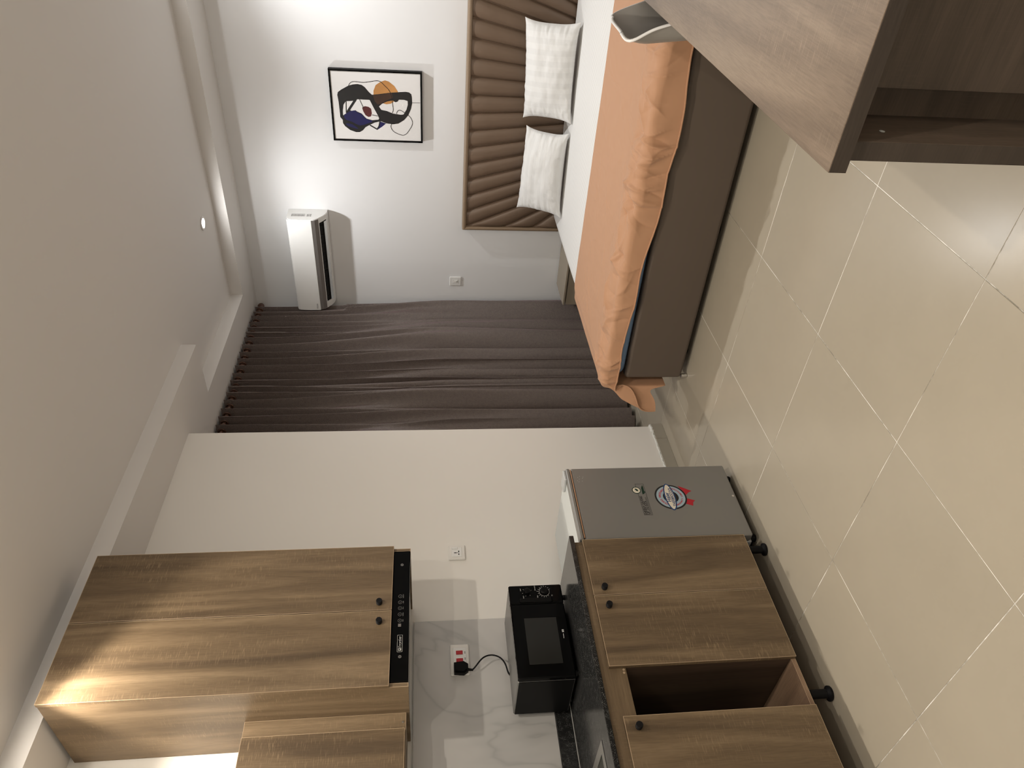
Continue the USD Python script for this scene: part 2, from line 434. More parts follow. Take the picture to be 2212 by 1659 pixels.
bb = thing('baseboard_left', 'low beige tile skirting at the foot of the cream kitchen wall', None, kind='structure')
y = YFRONT
while y < YC + 0.01:
    y1 = min(y + 0.6, YC + 0.013)
    obj('skirting_tile', bx(XW, XW + 0.014, y + 0.001, y1, 0.0, 0.075, 0.002), 'skirting_tile', bb)
    y = y1 + 0.001 if y1 < YC else 99
obj('skirting_tile', bx(XR, XW, YC, YC + 0.013, 0.0, 0.075, 0.002), 'skirting_tile', bb)
tt = np.linspace(2.4, YC + 0.008, 90)
obj('caulk', tube(np.stack([np.full(90, XW + 0.006) + 0.003 * RNG.normal(size=90), tt, 0.077 + 0.002 * RNG.normal(size=90)], 1), 0.004 + 0.003 * RNG.random(90) + 0.004 * (tt > 3.27), 7), 'caulk', bb, label='rough white caulk along the skirting top')
bb = thing('baseboard_back', 'beige tile skirting at the foot of the bedroom wall', None, kind='structure')
for x0 in np.arange(XR, XRIGHT - 0.01, 0.6):
    obj('skirting_tile', bx(x0 + 0.001, min(x0 + 0.6, XRIGHT), YB - 0.013, YB, 0, 0.075, 0.002), 'skirting_tile', bb)


# ------------------------------------------------------------------ downlights
def downlight(x, y, power, half, soft, spill, col, label):
    t = thing('downlight', label, 'ceiling light', (x, y, CEIL), group='recessed ceiling downlights')
    prof = [(0.030, -0.0005), (0.044, -0.0005), (0.048, -0.003), (0.046, -0.006), (0.034, -0.007), (0.030, -0.003), (0.030, -0.0005)]
    obj('trim_ring', lathe(prof, (x, y, CEIL), (0, 0, 1), 40), 'off_white_trim', t, smooth=40)
    obj('lens', lathe([(0, -0.0025), (0.0295, -0.0025), (0.0295, -0.0005), (0, -0.0005)], (x, y, CEIL), (0, 0, 1), 32), 'lamp_glow', t, label='glowing round lens')
    def lamp(kind, name, radius, strength):
        s = kind.Define(stage, f'{t}/{name}')
        s.AddTranslateOp().Set(Gf.Vec3d(0, 0, -0.012))
        s.CreateRadiusAttr(radius)
        s.CreateColorAttr(Gf.Vec3f(*col))
        s.CreateNormalizeAttr(True)
        s.CreateIntensityAttr(strength)
        return s
    if spill:
        lamp(UsdLux.DiskLight, 'lamp_spill', 0.028, spill)
    if power:
        sh = UsdLux.ShapingAPI.Apply(lamp(UsdLux.SphereLight, 'lamp_beam', 0.022, power).GetPrim())
        sh.CreateShapingConeAngleAttr(half)
        sh.CreateShapingConeSoftnessAttr(soft)


for a in LAMPS:
    downlight(*a)

# ------------------------------------------------------------------ bed: leather base and channelled headboard
bed = thing('bed', 'brown leather upholstered bed with a tall headboard of fanned channels', 'bed', (-1.635, 4.2, 0))


def rounded_slab(x0, x1, y0, y1, z0, z1, rp, rz, n=8, rings=4):
    """A slab with corners of radius rp in plan and edges rounded by rz."""
    def loop(ins):
        pts, r = [], max(rp - ins, 0.004)
        for cx, cy, a0 in ((x1 - rp, y1 - rp, 0), (x0 + rp, y1 - rp, PI / 2), (x0 + rp, y0 + rp, PI), (x1 - rp, y0 + rp, 1.5 * PI)):
            for k in range(n + 1):
                a = a0 + k * PI / 2 / n
                pts.append((cx + r * math.cos(a), cy + r * math.sin(a)))
        return np.array(pts)
    lv = []
    for k in range(rings + 1):
        a = k * PI / 2 / rings
        lv.append((rz * (1 - math.sin(a)), z0 + rz * (1 - math.cos(a))))
    for k in range(rings + 1):
        a = k * PI / 2 / rings
        lv.append((rz * (1 - math.cos(a)), z1 - rz + rz * math.sin(a)))
    L_ = [np.c_[loop(i), np.full(4 * (n + 1), z)] for i, z in lv]
    m_ = 4 * (n + 1)
    V = np.vstack(L_ + [[[(x0 + x1) / 2, (y0 + y1) / 2, z0]], [[(x0 + x1) / 2, (y0 + y1) / 2, z1]]])
    F = []
    for i in range(len(L_) - 1):
        for j in range(m_):
            k = (j + 1) % m_
            F += [(i * m_ + j, i * m_ + k, (i + 1) * m_ + k), (i * m_ + j, (i + 1) * m_ + k, (i + 1) * m_ + j)]
    b, t = len(V) - 2, len(V) - 1
    top = (len(L_) - 1) * m_
    F += [(j, b, (j + 1) % m_) if False else ((j + 1) % m_, j, b) for j in range(m_)] + [(top + j, top + (j + 1) % m_, t) for j in range(m_)]
    return trimesh.Trimesh(V, F, process=False)


obj('bed_base', rounded_slab(-2.532, -0.738, 3.165, 5.235, 0.036, 0.368, 0.03, 0.022), 'leather_base', bed, smooth=40)
for x in (-2.40, -1.635, -0.87):
    for y in (3.28, 4.2, 5.1):
        obj('bed_foot', lathe([(0, 0), (0.03, 0), (0.034, 0.004), (0.03, 0.036), (0, 0.036)], (x, y, 0), (0, 0, 1), 20), 'black_matte', bed)
obj('glide', lathe([(0, 0), (0.012, 0), (0.012, 0.034), (0, 0.034)], (-2.515, 3.178, 0.002), (0, 0, 1), 14), 'chrome', bed, label='small metal corner glide')
HB_Y = 5.245
HX0, HX1, HZ0, HZ1 = -2.672, -0.598, 0.06, 1.203
hb = obj('headboard', bx(HX0 + 0.004, HX1 - 0.004, HB_Y + 0.02, YB - 0.001, HZ0, HZ1 - 0.004, 0.006), 'leather', bed)
w = 0.032
prof = [(0.0, 0.0)]
# padded border: left, top and right rolls, mitred
def border_roll(p0, p1, inw):
    """Half-round roll from p0 to p1 in the headboard plane; inw points to the inside of the panel (x,z)."""
    n = 9
    p0, p1, inw = np.array(p0, float), np.array(p1, float), np.array(inw, float)
    d = (p1 - p0) / np.linalg.norm(p1 - p0)
    rows = []
    for k in range(n):
        a = PI * k / (n - 1)
        off = w * (0.5 - 0.5 * math.cos(a))
        yy = HB_Y + 0.018 - 0.026 * math.sin(a) ** 0.6
        s0 = off if p0_mitre else 0
        s1 = off if p1_mitre else 0
        q0 = p0 + d * s0 + inw * off
        q1 = p1 - d * s1 + inw * off
        rows.append([[q0[0], yy, q0[1]], [q1[0], yy, q1[1]]])
    R = np.array(rows)
    V = np.vstack([R.reshape(-1, 3), [[p0[0], YB - 0.002, p0[1]], [p1[0], YB - 0.002, p1[1]]]])
    F = list(map(tuple, grid_faces(n, 2)))
    F += [(0, 1, 2 * n + 1), (0, 2 * n + 1, 2 * n)]
    mm = trimesh.Trimesh(V, F, process=False)
    return mm
p0_mitre, p1_mitre = True, False
obj('border', border_roll((HX0, HZ1), (HX0, HZ0), (1, 0)), 'leather_border', hb, smooth=50, label='plain padded border')
p0_mitre = p1_mitre = True
obj('border', border_roll((HX0, HZ1), (HX1, HZ1), (0, -1)), 'leather_border', hb, smooth=50, label='plain padded border')
p1_mitre = False
obj('border', border_roll((HX1, HZ1), (HX1, HZ0), (-1, 0)), 'leather_border', hb, smooth=50, label='plain padded border')
IX0, IX1, IZ0, IZ1 = HX0 + w, HX1 - w, 0.40, HZ1 - w
FC = -1.635
# seam lines of the fan: (top point, bottom point at z = 0.40)
seams = []
for k in range(-8, 9):
    xt = FC + (IX1 - FC) * k / 8.0
    zc = -1.1
    xb = FC + (xt - FC) * (0.40 - zc) / (IZ1 - zc)
    seams.append(((xt, IZ1), (xb, 0.40)))
for sgn in (-1, 1):
    xs_ = FC + sgn * (IX1 - FC)
    for zt, sl in ((0.868, 0.56), (0.637, 0.86)):
        s_ = ((xs_, zt), (xs_ - sgn * sl * (zt - 0.40), 0.40))
        seams.insert(0, s_) if sgn < 0 else seams.append(s_)
seams.insert(0, ((IX0, 0.41), (IX0, 0.40)))
seams.append(((IX1, 0.41), (IX1, 0.40)))
for (t0, b0), (t1, b1) in zip(seams[:-1], seams[1:]):
    ns, nt = 15, 12
    s = np.linspace(0, 1, ns)[:, None]
    t = np.linspace(0, 1, nt)[None, :]
    X = (1 - s) * ((1 - t) * t0[0] + t * b0[0]) + s * ((1 - t) * t1[0] + t * b1[0])
    Z = (1 - s) * ((1 - t) * t0[1] + t * b0[1]) + s * ((1 - t) * t1[1] + t * b1[1])
    prof_s = np.clip(1 - np.abs(2 * s - 1) ** 2.6, 0, 1) ** 0.62
    end = np.clip(t / 0.03, 0, 1) ** 0.5
    Y = HB_Y + 0.022 - 0.030 * prof_s * (0.62 + 0.38 * end)
    P = np.stack([X, np.broadcast_to(Y, X.shape), Z], -1)
    V = np.vstack([P.reshape(-1, 3)])
    F = grid_faces(ns, nt)
    # close the back
    base = P.copy(); base[..., 1] = HB_Y + 0.024
    idx = np.arange(ns * nt).reshape(ns, nt)
    lp = np.r_[idx[:, 0], idx[-1, 1:], idx[-2::-1, -1], idx[0, -2:0:-1]]
    n0 = len(V)
    V = np.vstack([V, base.reshape(-1, 3)[lp]])
    q = np.arange(len(lp)); qn = np.roll(q, -1)
    F = np.vstack([F, np.stack([lp, n0 + q, n0 + qn], 1), np.stack([lp, n0 + qn, lp[qn]], 1)])
    obj('channel', trimesh.Trimesh(V, F[:, ::-1], process=False), 'leather', hb, smooth=50)

# ------------------------------------------------------------------ mattress, sheet, duvet, pillows
mt = obj('mattress', rounded_slab(-2.545, -0.725, 3.185, 5.215, 0.370, 0.476, 0.09, 0.03), 'mattress_ticking', label='pale blue mattress showing as a thin strip under the brown cover', cat='mattress', smooth=50)
# sheet: drawn over the head half of the mattress, hanging a little at the sides
nu, nv = 60, 40
u = np.linspace(-1, 1, nu)[:, None]
v = np.linspace(0, 1, nv)[None, :]
hw, dropl = 0.925, 0.07
arc = u * (hw + dropl)
over = np.clip(np.abs(arc) - (hw - 0.03), 0, None)
r_ = 0.03
offx = np.where(over < r_ * PI / 2, r_ * np.sin(np.minimum(over / r_, PI / 2)), r_)
drop = np.where(over < r_ * PI / 2, r_ * (1 - np.cos(np.minimum(over / r_, PI / 2))), r_ + over - r_ * PI / 2)
X = FC + np.sign(u) * (np.minimum(np.abs(arc), hw - 0.03) + offx) + 0 * v
Y = 3.62 + (5.222 - 3.62) * v + 0 * u
Z = 0.487 - drop + 0 * v + 0.003 * (meshkit.fbm(np.stack([X * 5, Y * 5, 0 * X], -1), 3, 3) - 0.5)
S = np.stack([X, Y, Z], -1)
obj('bed_sheet', solid_sheet(S, 0.003), 'sheet_white', label='white finely striped sheet covering the pillow end of the bed', cat='bed sheet', smooth=60)

# duvet cover: lies over the foot half, its left side and foot hang down, the corner falls in two points
nu, nv = 460, 190
r_ = 0.034
XL, XRt, YF, YH = -2.585, -0.70, 3.135, 4.06
ZT = 0.507
a = np.linspace(-0.41, (XRt - XL) + 0.30, nu)[:, None] + np.zeros((1, nv))      # along x from the left edge; negative hangs
foot = 0.150 + 0.010 * np.sin(a * 5.1 + 0.6) + 0.006 * np.sin(a * 13.0 + 1.0) - 0.058 * smoothstep(1.15, 0.12, a) * smoothstep(-0.25, 0.0, a)
vv = np.linspace(0, 1, nv)[None, :]
vv = vv ** 1.25
b = (1 - vv) * (-foot) + vv * (YH - YF + 0.012 * np.sin(a * 3.0 + 1.0) + 0.006 * np.sin(a * 9.0))   # along y from the foot edge; negative hangs
oa, ob = np.clip(-a, 0, None), np.clip(-b, 0, None)
wr_ = np.clip(a - (XRt - XL), 0, None)


def roll_edge(d):
    d = np.clip(d, 0, None)
    k = np.minimum(d / r_, PI / 2)
    return r_ * np.sin(k), r_ * (1 - np.cos(k)) + np.clip(d - r_ * PI / 2, 0, None)


rr = np.sqrt(oa ** 2 + ob ** 2)
out, down = roll_edge(rr)
th = np.arctan2(ob, np.maximum(oa, 1e-9))
corner = np.sin(2 * th) * (rr > 0) * (oa > 0) * (ob > 0)
thd = np.degrees(th)
flare = (rr > 0) * (oa > 0) * (ob > 0) * rr * (0.40 * np.exp(-((thd - 24) / 11) ** 2) + 0.40 * np.exp(-((thd - 70) / 13) ** 2) - 0.10 * np.exp(-((thd - 48) / 9) ** 2)) * smoothstep(0.02, 0.20, rr)
ca = np.where(rr > 1e-9, oa / np.maximum(rr, 1e-9), 0)
sa = np.where(rr > 1e-9, ob / np.maximum(rr, 1e-9), 0)
outr, downr = roll_edge(wr_)
X = XL + r_ + np.clip(a, 0, XRt - XL) - (out + flare) * ca + outr
X = np.where(a > 0, X, XL + r_ - (out + flare) * ca)
Y = YF + r_ + np.clip(b, 0, None) - (out + flare) * sa
down = down * (1 - 0.20 * np.exp(-((thd - 9) / 6) ** 2) * (oa > 0.1) * (ob > 0))
Z = ZT - down - downr + 0.48 * np.abs(flare)
# puffiness and wrinkles
dist_foot = np.clip(b, 0, None)
top = (rr == 0) * (wr_ == 0)
puff = 0.012 * np.exp(-(dist_foot / 0.16) ** 2) * smoothstep(-0.02, 0.10, b) + 0.010 * smoothstep(0.0, 0.12, b) * smoothstep(0.0, 0.08, a)
Z = Z + puff * smoothstep(-0.01, 0.08, a)
fold = meshkit.fbm(np.stack([a * 3.5 + b * 1.5, b * 3.0, 0 * a], -1), 3, 11) - 0.5
near = np.exp(-np.clip(b + 0.02, 0, None) / 0.12)
d_ = fold * (0.030 * near + 0.006)
rc = np.random.default_rng(31)
for q in range(150):          # sharp creases: most run from the top edge down to the hem, some lie on the top
    a0 = rc.uniform(-0.05, 1.85)
    on_top = q >= 100
    b0 = rc.uniform(0.03, 0.16) if not on_top else rc.uniform(0.1, 0.75)
    ang = rc.normal(0, 0.55) + 0.25 if not on_top else rc.uniform(-1.4, 1.4)
    dirx, diry = math.sin(ang), -math.cos(ang)
    ln = rc.uniform(0.10, 0.24) if not on_top else rc.uniform(0.06, 0.20)
    t_ = (a - a0) * dirx + (b - b0) * diry
    p_ = (a - a0) * diry - (b - b0) * dirx + rc.uniform(-0.5, 0.5) * (t_ - ln / 2) ** 2 / ln
    w_ = rc.uniform(0.007, 0.020)
    d_ = d_ + (rc.uniform(0.008, 0.022) if not on_top else rc.uniform(0.002, 0.005)) * np.exp(-np.abs(p_) / w_) * np.exp(-((t_ - ln / 2) / (ln * 0.45)) ** 2) * rc.choice([1.0, 1.0, -0.8])
hang = np.clip(ob / 0.05, 0, 1)
Y = Y - d_ * hang * 1.0
Z = Z + d_ * (1 - hang) * 0.7
far_roll = smoothstep(YH - YF - 0.02, YH - YF, b)
Z = Z - 0.006 * far_roll
S = np.stack([X, Y, Z], -1)
tri_v = S
dv_ = obj('duvet_cover', solid_sheet(S, 0.005), 'duvet', label='terracotta brown cotton cover draped over the foot half of the bed', cat='bed cover', smooth=70)
hem = np.stack([X[:, 0], Y[:, 0] - 0.002, Z[:, 0]], -1)[::2]
obj('hem', tube(hem[::1], 0.0045, 7), 'duvet', dv_, smooth=60)


def pillow(label, bl, br, tl, tr, thick, mat, seed, dents):
    """Corners in world space (left/right as seen from the foot of the bed)."""
    n = 56
    bl, br, tl, tr = (np.array(c, float) for c in (bl, br, tl, tr))
    u = np.linspace(-1, 1, n)
    U, V_ = np.meshgrid(u, u, indexing='ij')
    # the edges draw in between the corners
    pu = U * (1 - 0.075 * (1 - np.abs(V_) ** 3) * np.abs(U) ** 3)
    pv = V_ * (1 - 0.11 * (1 - np.abs(U) ** 3) * np.abs(V_) ** 3)
    s, t = (pu + 1) / 2, (pv + 1) / 2
    P = ((1 - s) * (1 - t))[..., None] * bl + (s * (1 - t))[..., None] * br + ((1 - s) * t)[..., None] * tl + (s * t)[..., None] * tr
    nrm = np.cross(br - bl, tl - bl)
    nrm /= np.linalg.norm(nrm)
    h = np.clip((1 - np.abs(U) ** 2.4) * (1 - np.abs(V_) ** 2.4), 0, 1) ** 0.55
    wr = meshkit.fbm(np.stack([U * 3, V_ * 3, 0 * U], -1), 4, seed) - 0.5
    edge = np.clip(np.maximum(np.abs(U), np.abs(V_)) - 0.55, 0, 1) * 2
    wr2 = meshkit.fbm(np.stack([U * (3 + 7 * (np.abs(V_) > np.abs(U))), V_ * (3 + 7 * (np.abs(U) >= np.abs(V_))), 0 * U + 5], -1), 3, seed + 4) - 0.5
    f = thick / 2 * h * (1 + 0.25 * wr) + 0.03 * wr2 * edge * np.clip(h * 3, 0, 1)
    for (du, dv, dr, da) in dents:
        f = f - da * np.exp(-((U - du) ** 2 + (V_ - dv) ** 2) / dr ** 2) * np.clip(h * 2, 0, 1)
    bk = thick / 2 * h
    front = P + nrm * (f + 0.002)[..., None]
    back = P - nrm * (bk * 0.75 + 0.002)[..., None]
    Vx = np.vstack([front.reshape(-1, 3), back.reshape(-1, 3)])
    F = grid_faces(n, n)
    idx = np.arange(n * n).reshape(n, n)
    lp = np.r_[idx[:, 0], idx[-1, 1:], idx[-2::-1, -1], idx[0, -2:0:-1]]
    nx = np.roll(lp, -1)
    side = np.vstack([np.stack([lp, lp + n * n, nx + n * n], 1), np.stack([lp, nx + n * n, nx], 1)])
    uv = np.vstack([np.stack([s.ravel(), t.ravel()], 1)] * 2)
    p_ = obj('pillow', trimesh.Trimesh(Vx, np.vstack([F, F[:, ::-1] + n * n, side]), process=False), mat, label=label, cat='pillow', smooth=True, uv=uv, group='white satin-striped pillows')
    return p_


pillow('white satin pillow with upright stripes, on the right in front of the headboard', (-1.695, 4.915, 0.500), (-1.062, 4.945, 0.503), (-1.742, 5.155, 0.800), (-1.096, 5.175, 0.832), 0.17, 'pillow_upright', 3, [(-0.1, -0.95, 0.3, 0.01), (-0.6, -0.5, 0.5, 0.015)])
pillow('white satin pillow with level stripes, nearer the curtain in front of the headboard', (-2.385, 4.905, 0.500), (-1.772, 4.945, 0.500), (-2.428, 5.16, 0.796), (-1.795, 5.155, 0.770), 0.17, 'pillow_level', 8, [(0.85, 0.5, 0.35, 0.02), (-0.5, 0.1, 0.4, 0.01)])

# ------------------------------------------------------------------ nightstand
ns_ = thing('nightstand', 'low taupe bedside cabinet between the bed and the curtain', 'nightstand', (-2.92, 5.15, 0))
obj('top_panel', bx(-3.195, -2.70, 4.975, 5.316, 0.366, 0.381, 0.002), 'taupe', ns_)
obj('body', bx(-3.185, -2.71, 5.0, 5.314, 0.04, 0.366, 0.002), 'taupe', ns_)
obj('drawer_front', bx(-3.193, -2.702, 4.982, 5.0, 0.21, 0.355, 0.002), 'taupe', ns_)
obj('drawer_front', bx(-3.193, -2.702, 4.982, 5.0, 0.045, 0.20, 0.002), 'taupe', ns_)
for x in (-3.15, -2.75):
    for y in (5.03, 5.28):
        obj('foot', lathe([(0, 0), (0.018, 0), (0.018, 0.041), (0, 0.041)], (x, y, 0), (0, 0, 1), 16), 'black_matte', ns_)

# ------------------------------------------------------------------ curtain and rod
rodX, rodZ = -3.392, 2.845
cr = thing('curtain_rod', 'brown wooden curtain rod with a ball end under the ceiling', 'curtain rod', (rodX, 4.3, rodZ))
obj('pole', cyl((rodX, 3.40, rodZ), (rodX, 5.20, rodZ), 0.013, 20), 'brown_wood_ring', cr, smooth=40)
obj('ball_end', lathe([(0, -0.004), (0.014, -0.002), (0.016, 0.006), (0.012, 0.010), (0.020, 0.016), (0.026, 0.028), (0.028, 0.040), (0.024, 0.054), (0.014, 0.064), (0, 0.067)], (rodX, 5.20, rodZ), (0, 1, 0), 28), 'brown_wood_ring', cr, smooth=50)
for y in (3.5, 5.15):
    obj('bracket', cat(cyl((XR, y, rodZ), (rodX, y, rodZ), 0.007, 12), cyl((XR, y, rodZ), (XR + 0.006, y, rodZ), 0.022, 20)), 'brown_wood_ring', cr)
nu, nv = 700, 70
Y0, Y1 = 3.47, 5.19
s = np.linspace(0, 1, nu)[:, None]
z = np.linspace(0.03, 2.882, nv)[None, :]
wt = smoothstep(1.25, 2.78, z) ** 0.9
NT = 21
wob = 0.45 * np.sin(2 * PI * 2.3 * s + 0.7) + 0.25 * np.sin(2 * PI * 5.1 * s)
pht = 2 * PI * NT * s + wob * 2.2
ft = np.sin(pht) + 0.25 * np.sin(2 * pht + 1.0)
VAL = np.array([3.47, 3.64, 3.78, 3.94, 4.125, 4.194, 4.293, 4.39, 4.488, 4.657, 4.893, 5.082, 5.37])   # where the deep folds turn back
AMP = np.array([0.190, 0.150, 0.125, 0.145, 0.075, 0.100, 0.090, 0.100, 0.140, 0.165, 0.095, 0.150])
YL = 3.47 + (5.30 - 3.47) * s + 0.012 * np.sin(z * 1.7 + 9 * s) * np.sin(PI * s)
k_ = np.clip(np.searchsorted(VAL, YL, 'right') - 1, 0, len(AMP) - 1)
tl_ = np.clip((YL - VAL[k_]) / (VAL[k_ + 1] - VAL[k_]), 0, 1)
skew = 0.85 + 0.45 * np.sin(3.1 * k_)
lobe = np.sin(PI * tl_ ** skew) ** 0.6
split = 0.018 * np.sin(2 * PI * (tl_ * 2 + 0.2 * k_)) * smoothstep(0.4, 1.8, z) * (AMP[k_] > 0.09)
xl = AMP[k_] * lobe * (0.85 + 0.15 * np.sin(z * 0.9 + 2 * k_)) + split - 0.045
X = rodX + 0.050 * wt * ft + (1 - wt) * xl
X = np.maximum(X, XR + 0.012)
X = np.where(Y_hi := (z > 2.15) & (s > 0.93), np.minimum(X, -3.366), X)
Y = (Y0 + (Y1 - Y0) * s + 0.012 * np.cos(pht + 0.3)) * wt + (1 - wt) * (YL + 0.018 * np.sin(2 * PI * tl_) * (AMP[k_] > 0.06))
Y = np.minimum(Y, 5.305)
Zc = z + 0 * s
lift = np.where(z < 0.05, 0.018 * (s > 0.09) * (s < 0.17), 0)
S = np.stack([X, Y, Zc + lift], -1)
cu = thing('curtain', 'floor-length taupe brown curtain with a satin sheen hanging in deep folds', 'curtain', (rodX, 4.35, 0))
obj('drape', solid_sheet(S, 0.0025), 'curtain_cloth', cu, smooth=True)
sg = np.linspace(0, 1, 6000)
pg_ = 2 * PI * NT * sg + 2.2 * (0.45 * np.sin(2 * PI * 2.3 * sg + 0.7) + 0.25 * np.sin(2 * PI * 5.1 * sg))
fg = np.sin(pg_) + 0.25 * np.sin(2 * pg_ + 1.0)
cross = sg[:-1][np.sign(fg[:-1]) != np.sign(fg[1:])]
tor = np.linspace(0, 2 * PI, 25)[:-1]
for sc_ in cross:
    yc = Y0 + (Y1 - Y0) * sc_
    ctr = np.stack([rodX + 0.022 * np.cos(tor), np.full(24, yc), rodZ + 0.022 * np.sin(tor)], 1)
    obj('grommet', tube(ctr, 0.005, 8, closed=True), 'brown_wood_ring', cu, smooth=50, label=None)

# ------------------------------------------------------------------ air conditioner
ac = thing('air_conditioner', 'white wall-mounted split air conditioner high beside the curtain', 'air conditioner', (-2.96, YB, 2.24))
AX0, AX1 = -3.357, -2.562
prof_ac = [(5.328, 2.243), (5.290, 2.241), (5.250, 2.250), (5.215, 2.268), (5.180, 2.293), (5.155, 2.318), (5.146, 2.335), (5.142, 2.36), (5.140, 2.43), (5.143, 2.49), (5.150, 2.512), (5.165, 2.526), (5.19, 2.533), (5.328, 2.537)]
yz = Polygon(prof_ac)


def extr_x(poly, x0, x1):
    m = prism(poly, x1 - x0)
    v = np.array(m.vertices)
    return trimesh.Trimesh(np.stack([x0 + v[:, 2], v[:, 0], v[:, 1]], 1), np.array(m.faces), process=False)


slot = Polygon([(5.232, 2.252), (5.170, 2.296), (5.200, 2.325), (5.262, 2.280)])
hullm = extr_x(yz, AX0, AX1)
import manifold3d as m3


def to_man(m):
    m = m.copy(); m.merge_vertices()
    return m3.Manifold(m3.Mesh(np.asarray(m.vertices, np.float32), np.asarray(m.faces, np.uint32)))


def from_man(k):
    mm = k.to_mesh()
    return trimesh.Trimesh(mm.vert_properties[:, :3], mm.tri_verts, process=False)


def cut(a, *bs):
    k = to_man(a)
    for b_ in bs:
        k = k - to_man(b_)
    return from_man(k)


big_slot = Polygon([(5.240, 2.235), (5.172, 2.282), (5.205, 2.335), (5.275, 2.285)])
obj('housing', cut(hullm, extr_x(big_slot, -3.305, -2.60)), 'white_plastic', ac, smooth=30)
obj('front_panel', extr_x(Polygon([(5.143, 2.345), (5.136, 2.348), (5.133, 2.43), (5.137, 2.50), (5.146, 2.522), (5.160, 2.531), (5.166, 2.526), (5.152, 2.512), (5.145, 2.49), (5.142, 2.43)]), AX0 + 0.001, AX1 - 0.001), 'white_plastic', ac, smooth=30)
obj('outlet', extr_x(Polygon([(5.236, 2.262), (5.190, 2.296), (5.205, 2.332), (5.272, 2.286)]), -3.304, -2.601), 'black_void', ac, label='dark air outlet')
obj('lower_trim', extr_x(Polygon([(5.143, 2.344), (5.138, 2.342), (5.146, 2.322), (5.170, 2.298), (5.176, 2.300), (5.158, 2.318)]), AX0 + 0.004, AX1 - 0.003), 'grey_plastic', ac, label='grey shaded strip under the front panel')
obj('louver', extr_x(Polygon([(5.214, 2.264), (5.240, 2.248), (5.243, 2.253), (5.218, 2.270)]), -3.30, -2.605), 'steel', ac, smooth=30, label='bright long air flap')
for k in range(9):
    x = -3.26 + 0.078 * k
    obj('vane', extr_x(Polygon([(5.188, 2.292), (5.230, 2.262), (5.236, 2.266), (5.196, 2.298)]), x, x + 0.004), 'black_matte', ac)
ecp = yz.buffer(-0.004)
obj('end_cap', extr_x(ecp, AX1, AX1 + 0.003), 'white_plastic', ac)
gr = []
for r_i in range(2):
    for k in range(16):
        z0 = 2.500 - 0.0085 * k - (0.012 if k > 11 else 0)
        for q in range(3):
            gr.append(bx(AX1 + 0.0028, AX1 + 0.0034, 5.205 + 0.014 * q + 0.002 * (k % 3), 5.214 + 0.014 * q, z0 - 0.0055, z0, 0))
obj('printed_label', cat(*gr), 'label_grey', ac, label='small grey print on the end cap')
lg = text('Midea', 0.012, 0.0003)
obj('lettering', facing_my(lg, -3.325 + 0.008, 5.1325, 2.372), 'print_grey', ac, label='small grey maker lettering')

# ------------------------------------------------------------------ picture
pc = thing('picture', 'framed abstract print with black, blue and orange shapes on the bedroom wall', 'picture', (-1.754, YB, 1.826))
PX, PZ, PY = -1.754, 1.826, 5.299
hwp, hhp, fw = 0.248, 0.319, 0.0125
fr = prism(Polygon([(-hwp, -hhp), (hwp, -hhp), (hwp, hhp), (-hwp, hhp)], [[(-hwp + fw, -hhp + fw), (hwp - fw, -hhp + fw), (hwp - fw, hhp - fw), (-hwp + fw, hhp - fw)]]), 0.034)
obj('frame', facing_my(fr, PX, YB - 0.001, PZ), 'black_satin', pc, label='thin black frame')
obj('paper', bx(PX - hwp + fw - 0.001, PX + hwp - fw + 0.001, PY, YB - 0.004, PZ - hhp + fw - 0.001, PZ + hhp - fw + 0.001, 0), 'paper', pc, label='white print')
ART = dict(
    outer=[(74,269),(93,264),(110,241),(139,189),(148,159),(152,126),(147,97),(133,77),(103,53),(83,31),(89,-14),(102,-95),(108,-155),(112,-202),(109,-227),(97,-242),(76,-246),(34,-247),(-5,-238),(-49,-219),(-85,-188),(-111,-148),(-118,-109),(-113,-61),(-99,-22),(-110,21),(-128,57),(-145,88),(-168,107),(-182,130),(-183,156),(-169,198),(-143,231),(-122,244),(-98,245),(-79,260),(-36,261),(32,264)],
    hL=[(-78,241),(-35,240),(8,232),(33,214),(38,158),(49,141),(49,115),(48,48),(-2,25),(-57,-3),(-80,-12),(-89,-6),(-94,38),(-85,76),(-73,89),(-50,109),(-36,142),(-28,150),(-35,180),(-27,186),(-44,202),(-60,231)],
    hR=[(4,-13),(24,-36),(41,-71),(50,-110),(38,-131),(44,-146),(57,-155),(57,-192),(50,-216),(24,-217),(-10,-207),(-46,-185),(-49,-167),(-42,-111),(-26,-69),(-19,-30)],
    s1=[(33,212),(-43,216)], s2=[(48,145),(-12,187),(-47,211)], s3=[(48,118),(-8,95)], s4=[(-56,36),(-63,-2)],
    blue=[(-67,234),(-49,213),(-35,187),(-28,154),(-43,138),(-53,109),(-79,87),(-93,64),(-98,25),(-113,56),(-130,101),(-135,127),(-123,156),(-109,181),(-99,219),(-82,233)],
    blue2=[(-125,228),(-121,212),(-128,178),(-145,153),(-162,133),(-154,171),(-142,209)],
    blue3=[(-102,-18),(-114,-59),(-139,-29),(-160,2),(-131,-6)],
    tri=[(-131,53),(-158,6),(-135,-8),(-102,-16)],
    orange=[(85,20),(113,18),(150,2),(172,-30),(184,-64),(177,-89),(149,-126),(110,-151),(40,-118),(26,-96),(22,-66),(27,-45),(50,13)],
    brown=[(80,24),(100,-108),(67,-113),(47,-67),(24,-28),(17,-6),(41,14)],
    red=[(-7,104),(3,84),(-1,59),(-13,42),(-45,38),(-67,45),(-72,63),(-60,83),(-34,97)],
    l1=[(141,187),(166,162),(165,100),(178,7),(177,-26),(153,-55),(121,-87),(63,-106),(12,-111),(-22,-112),(-36,-105)],
    l2=[(-41,-135),(-16,-160),(-33,-192),(-55,-224),(-101,-247),(-152,-226),(-195,-181),(-188,-146),(-161,-103),(-137,-93),(-117,-98)],
    l3=[(38,-247),(40,-303)])
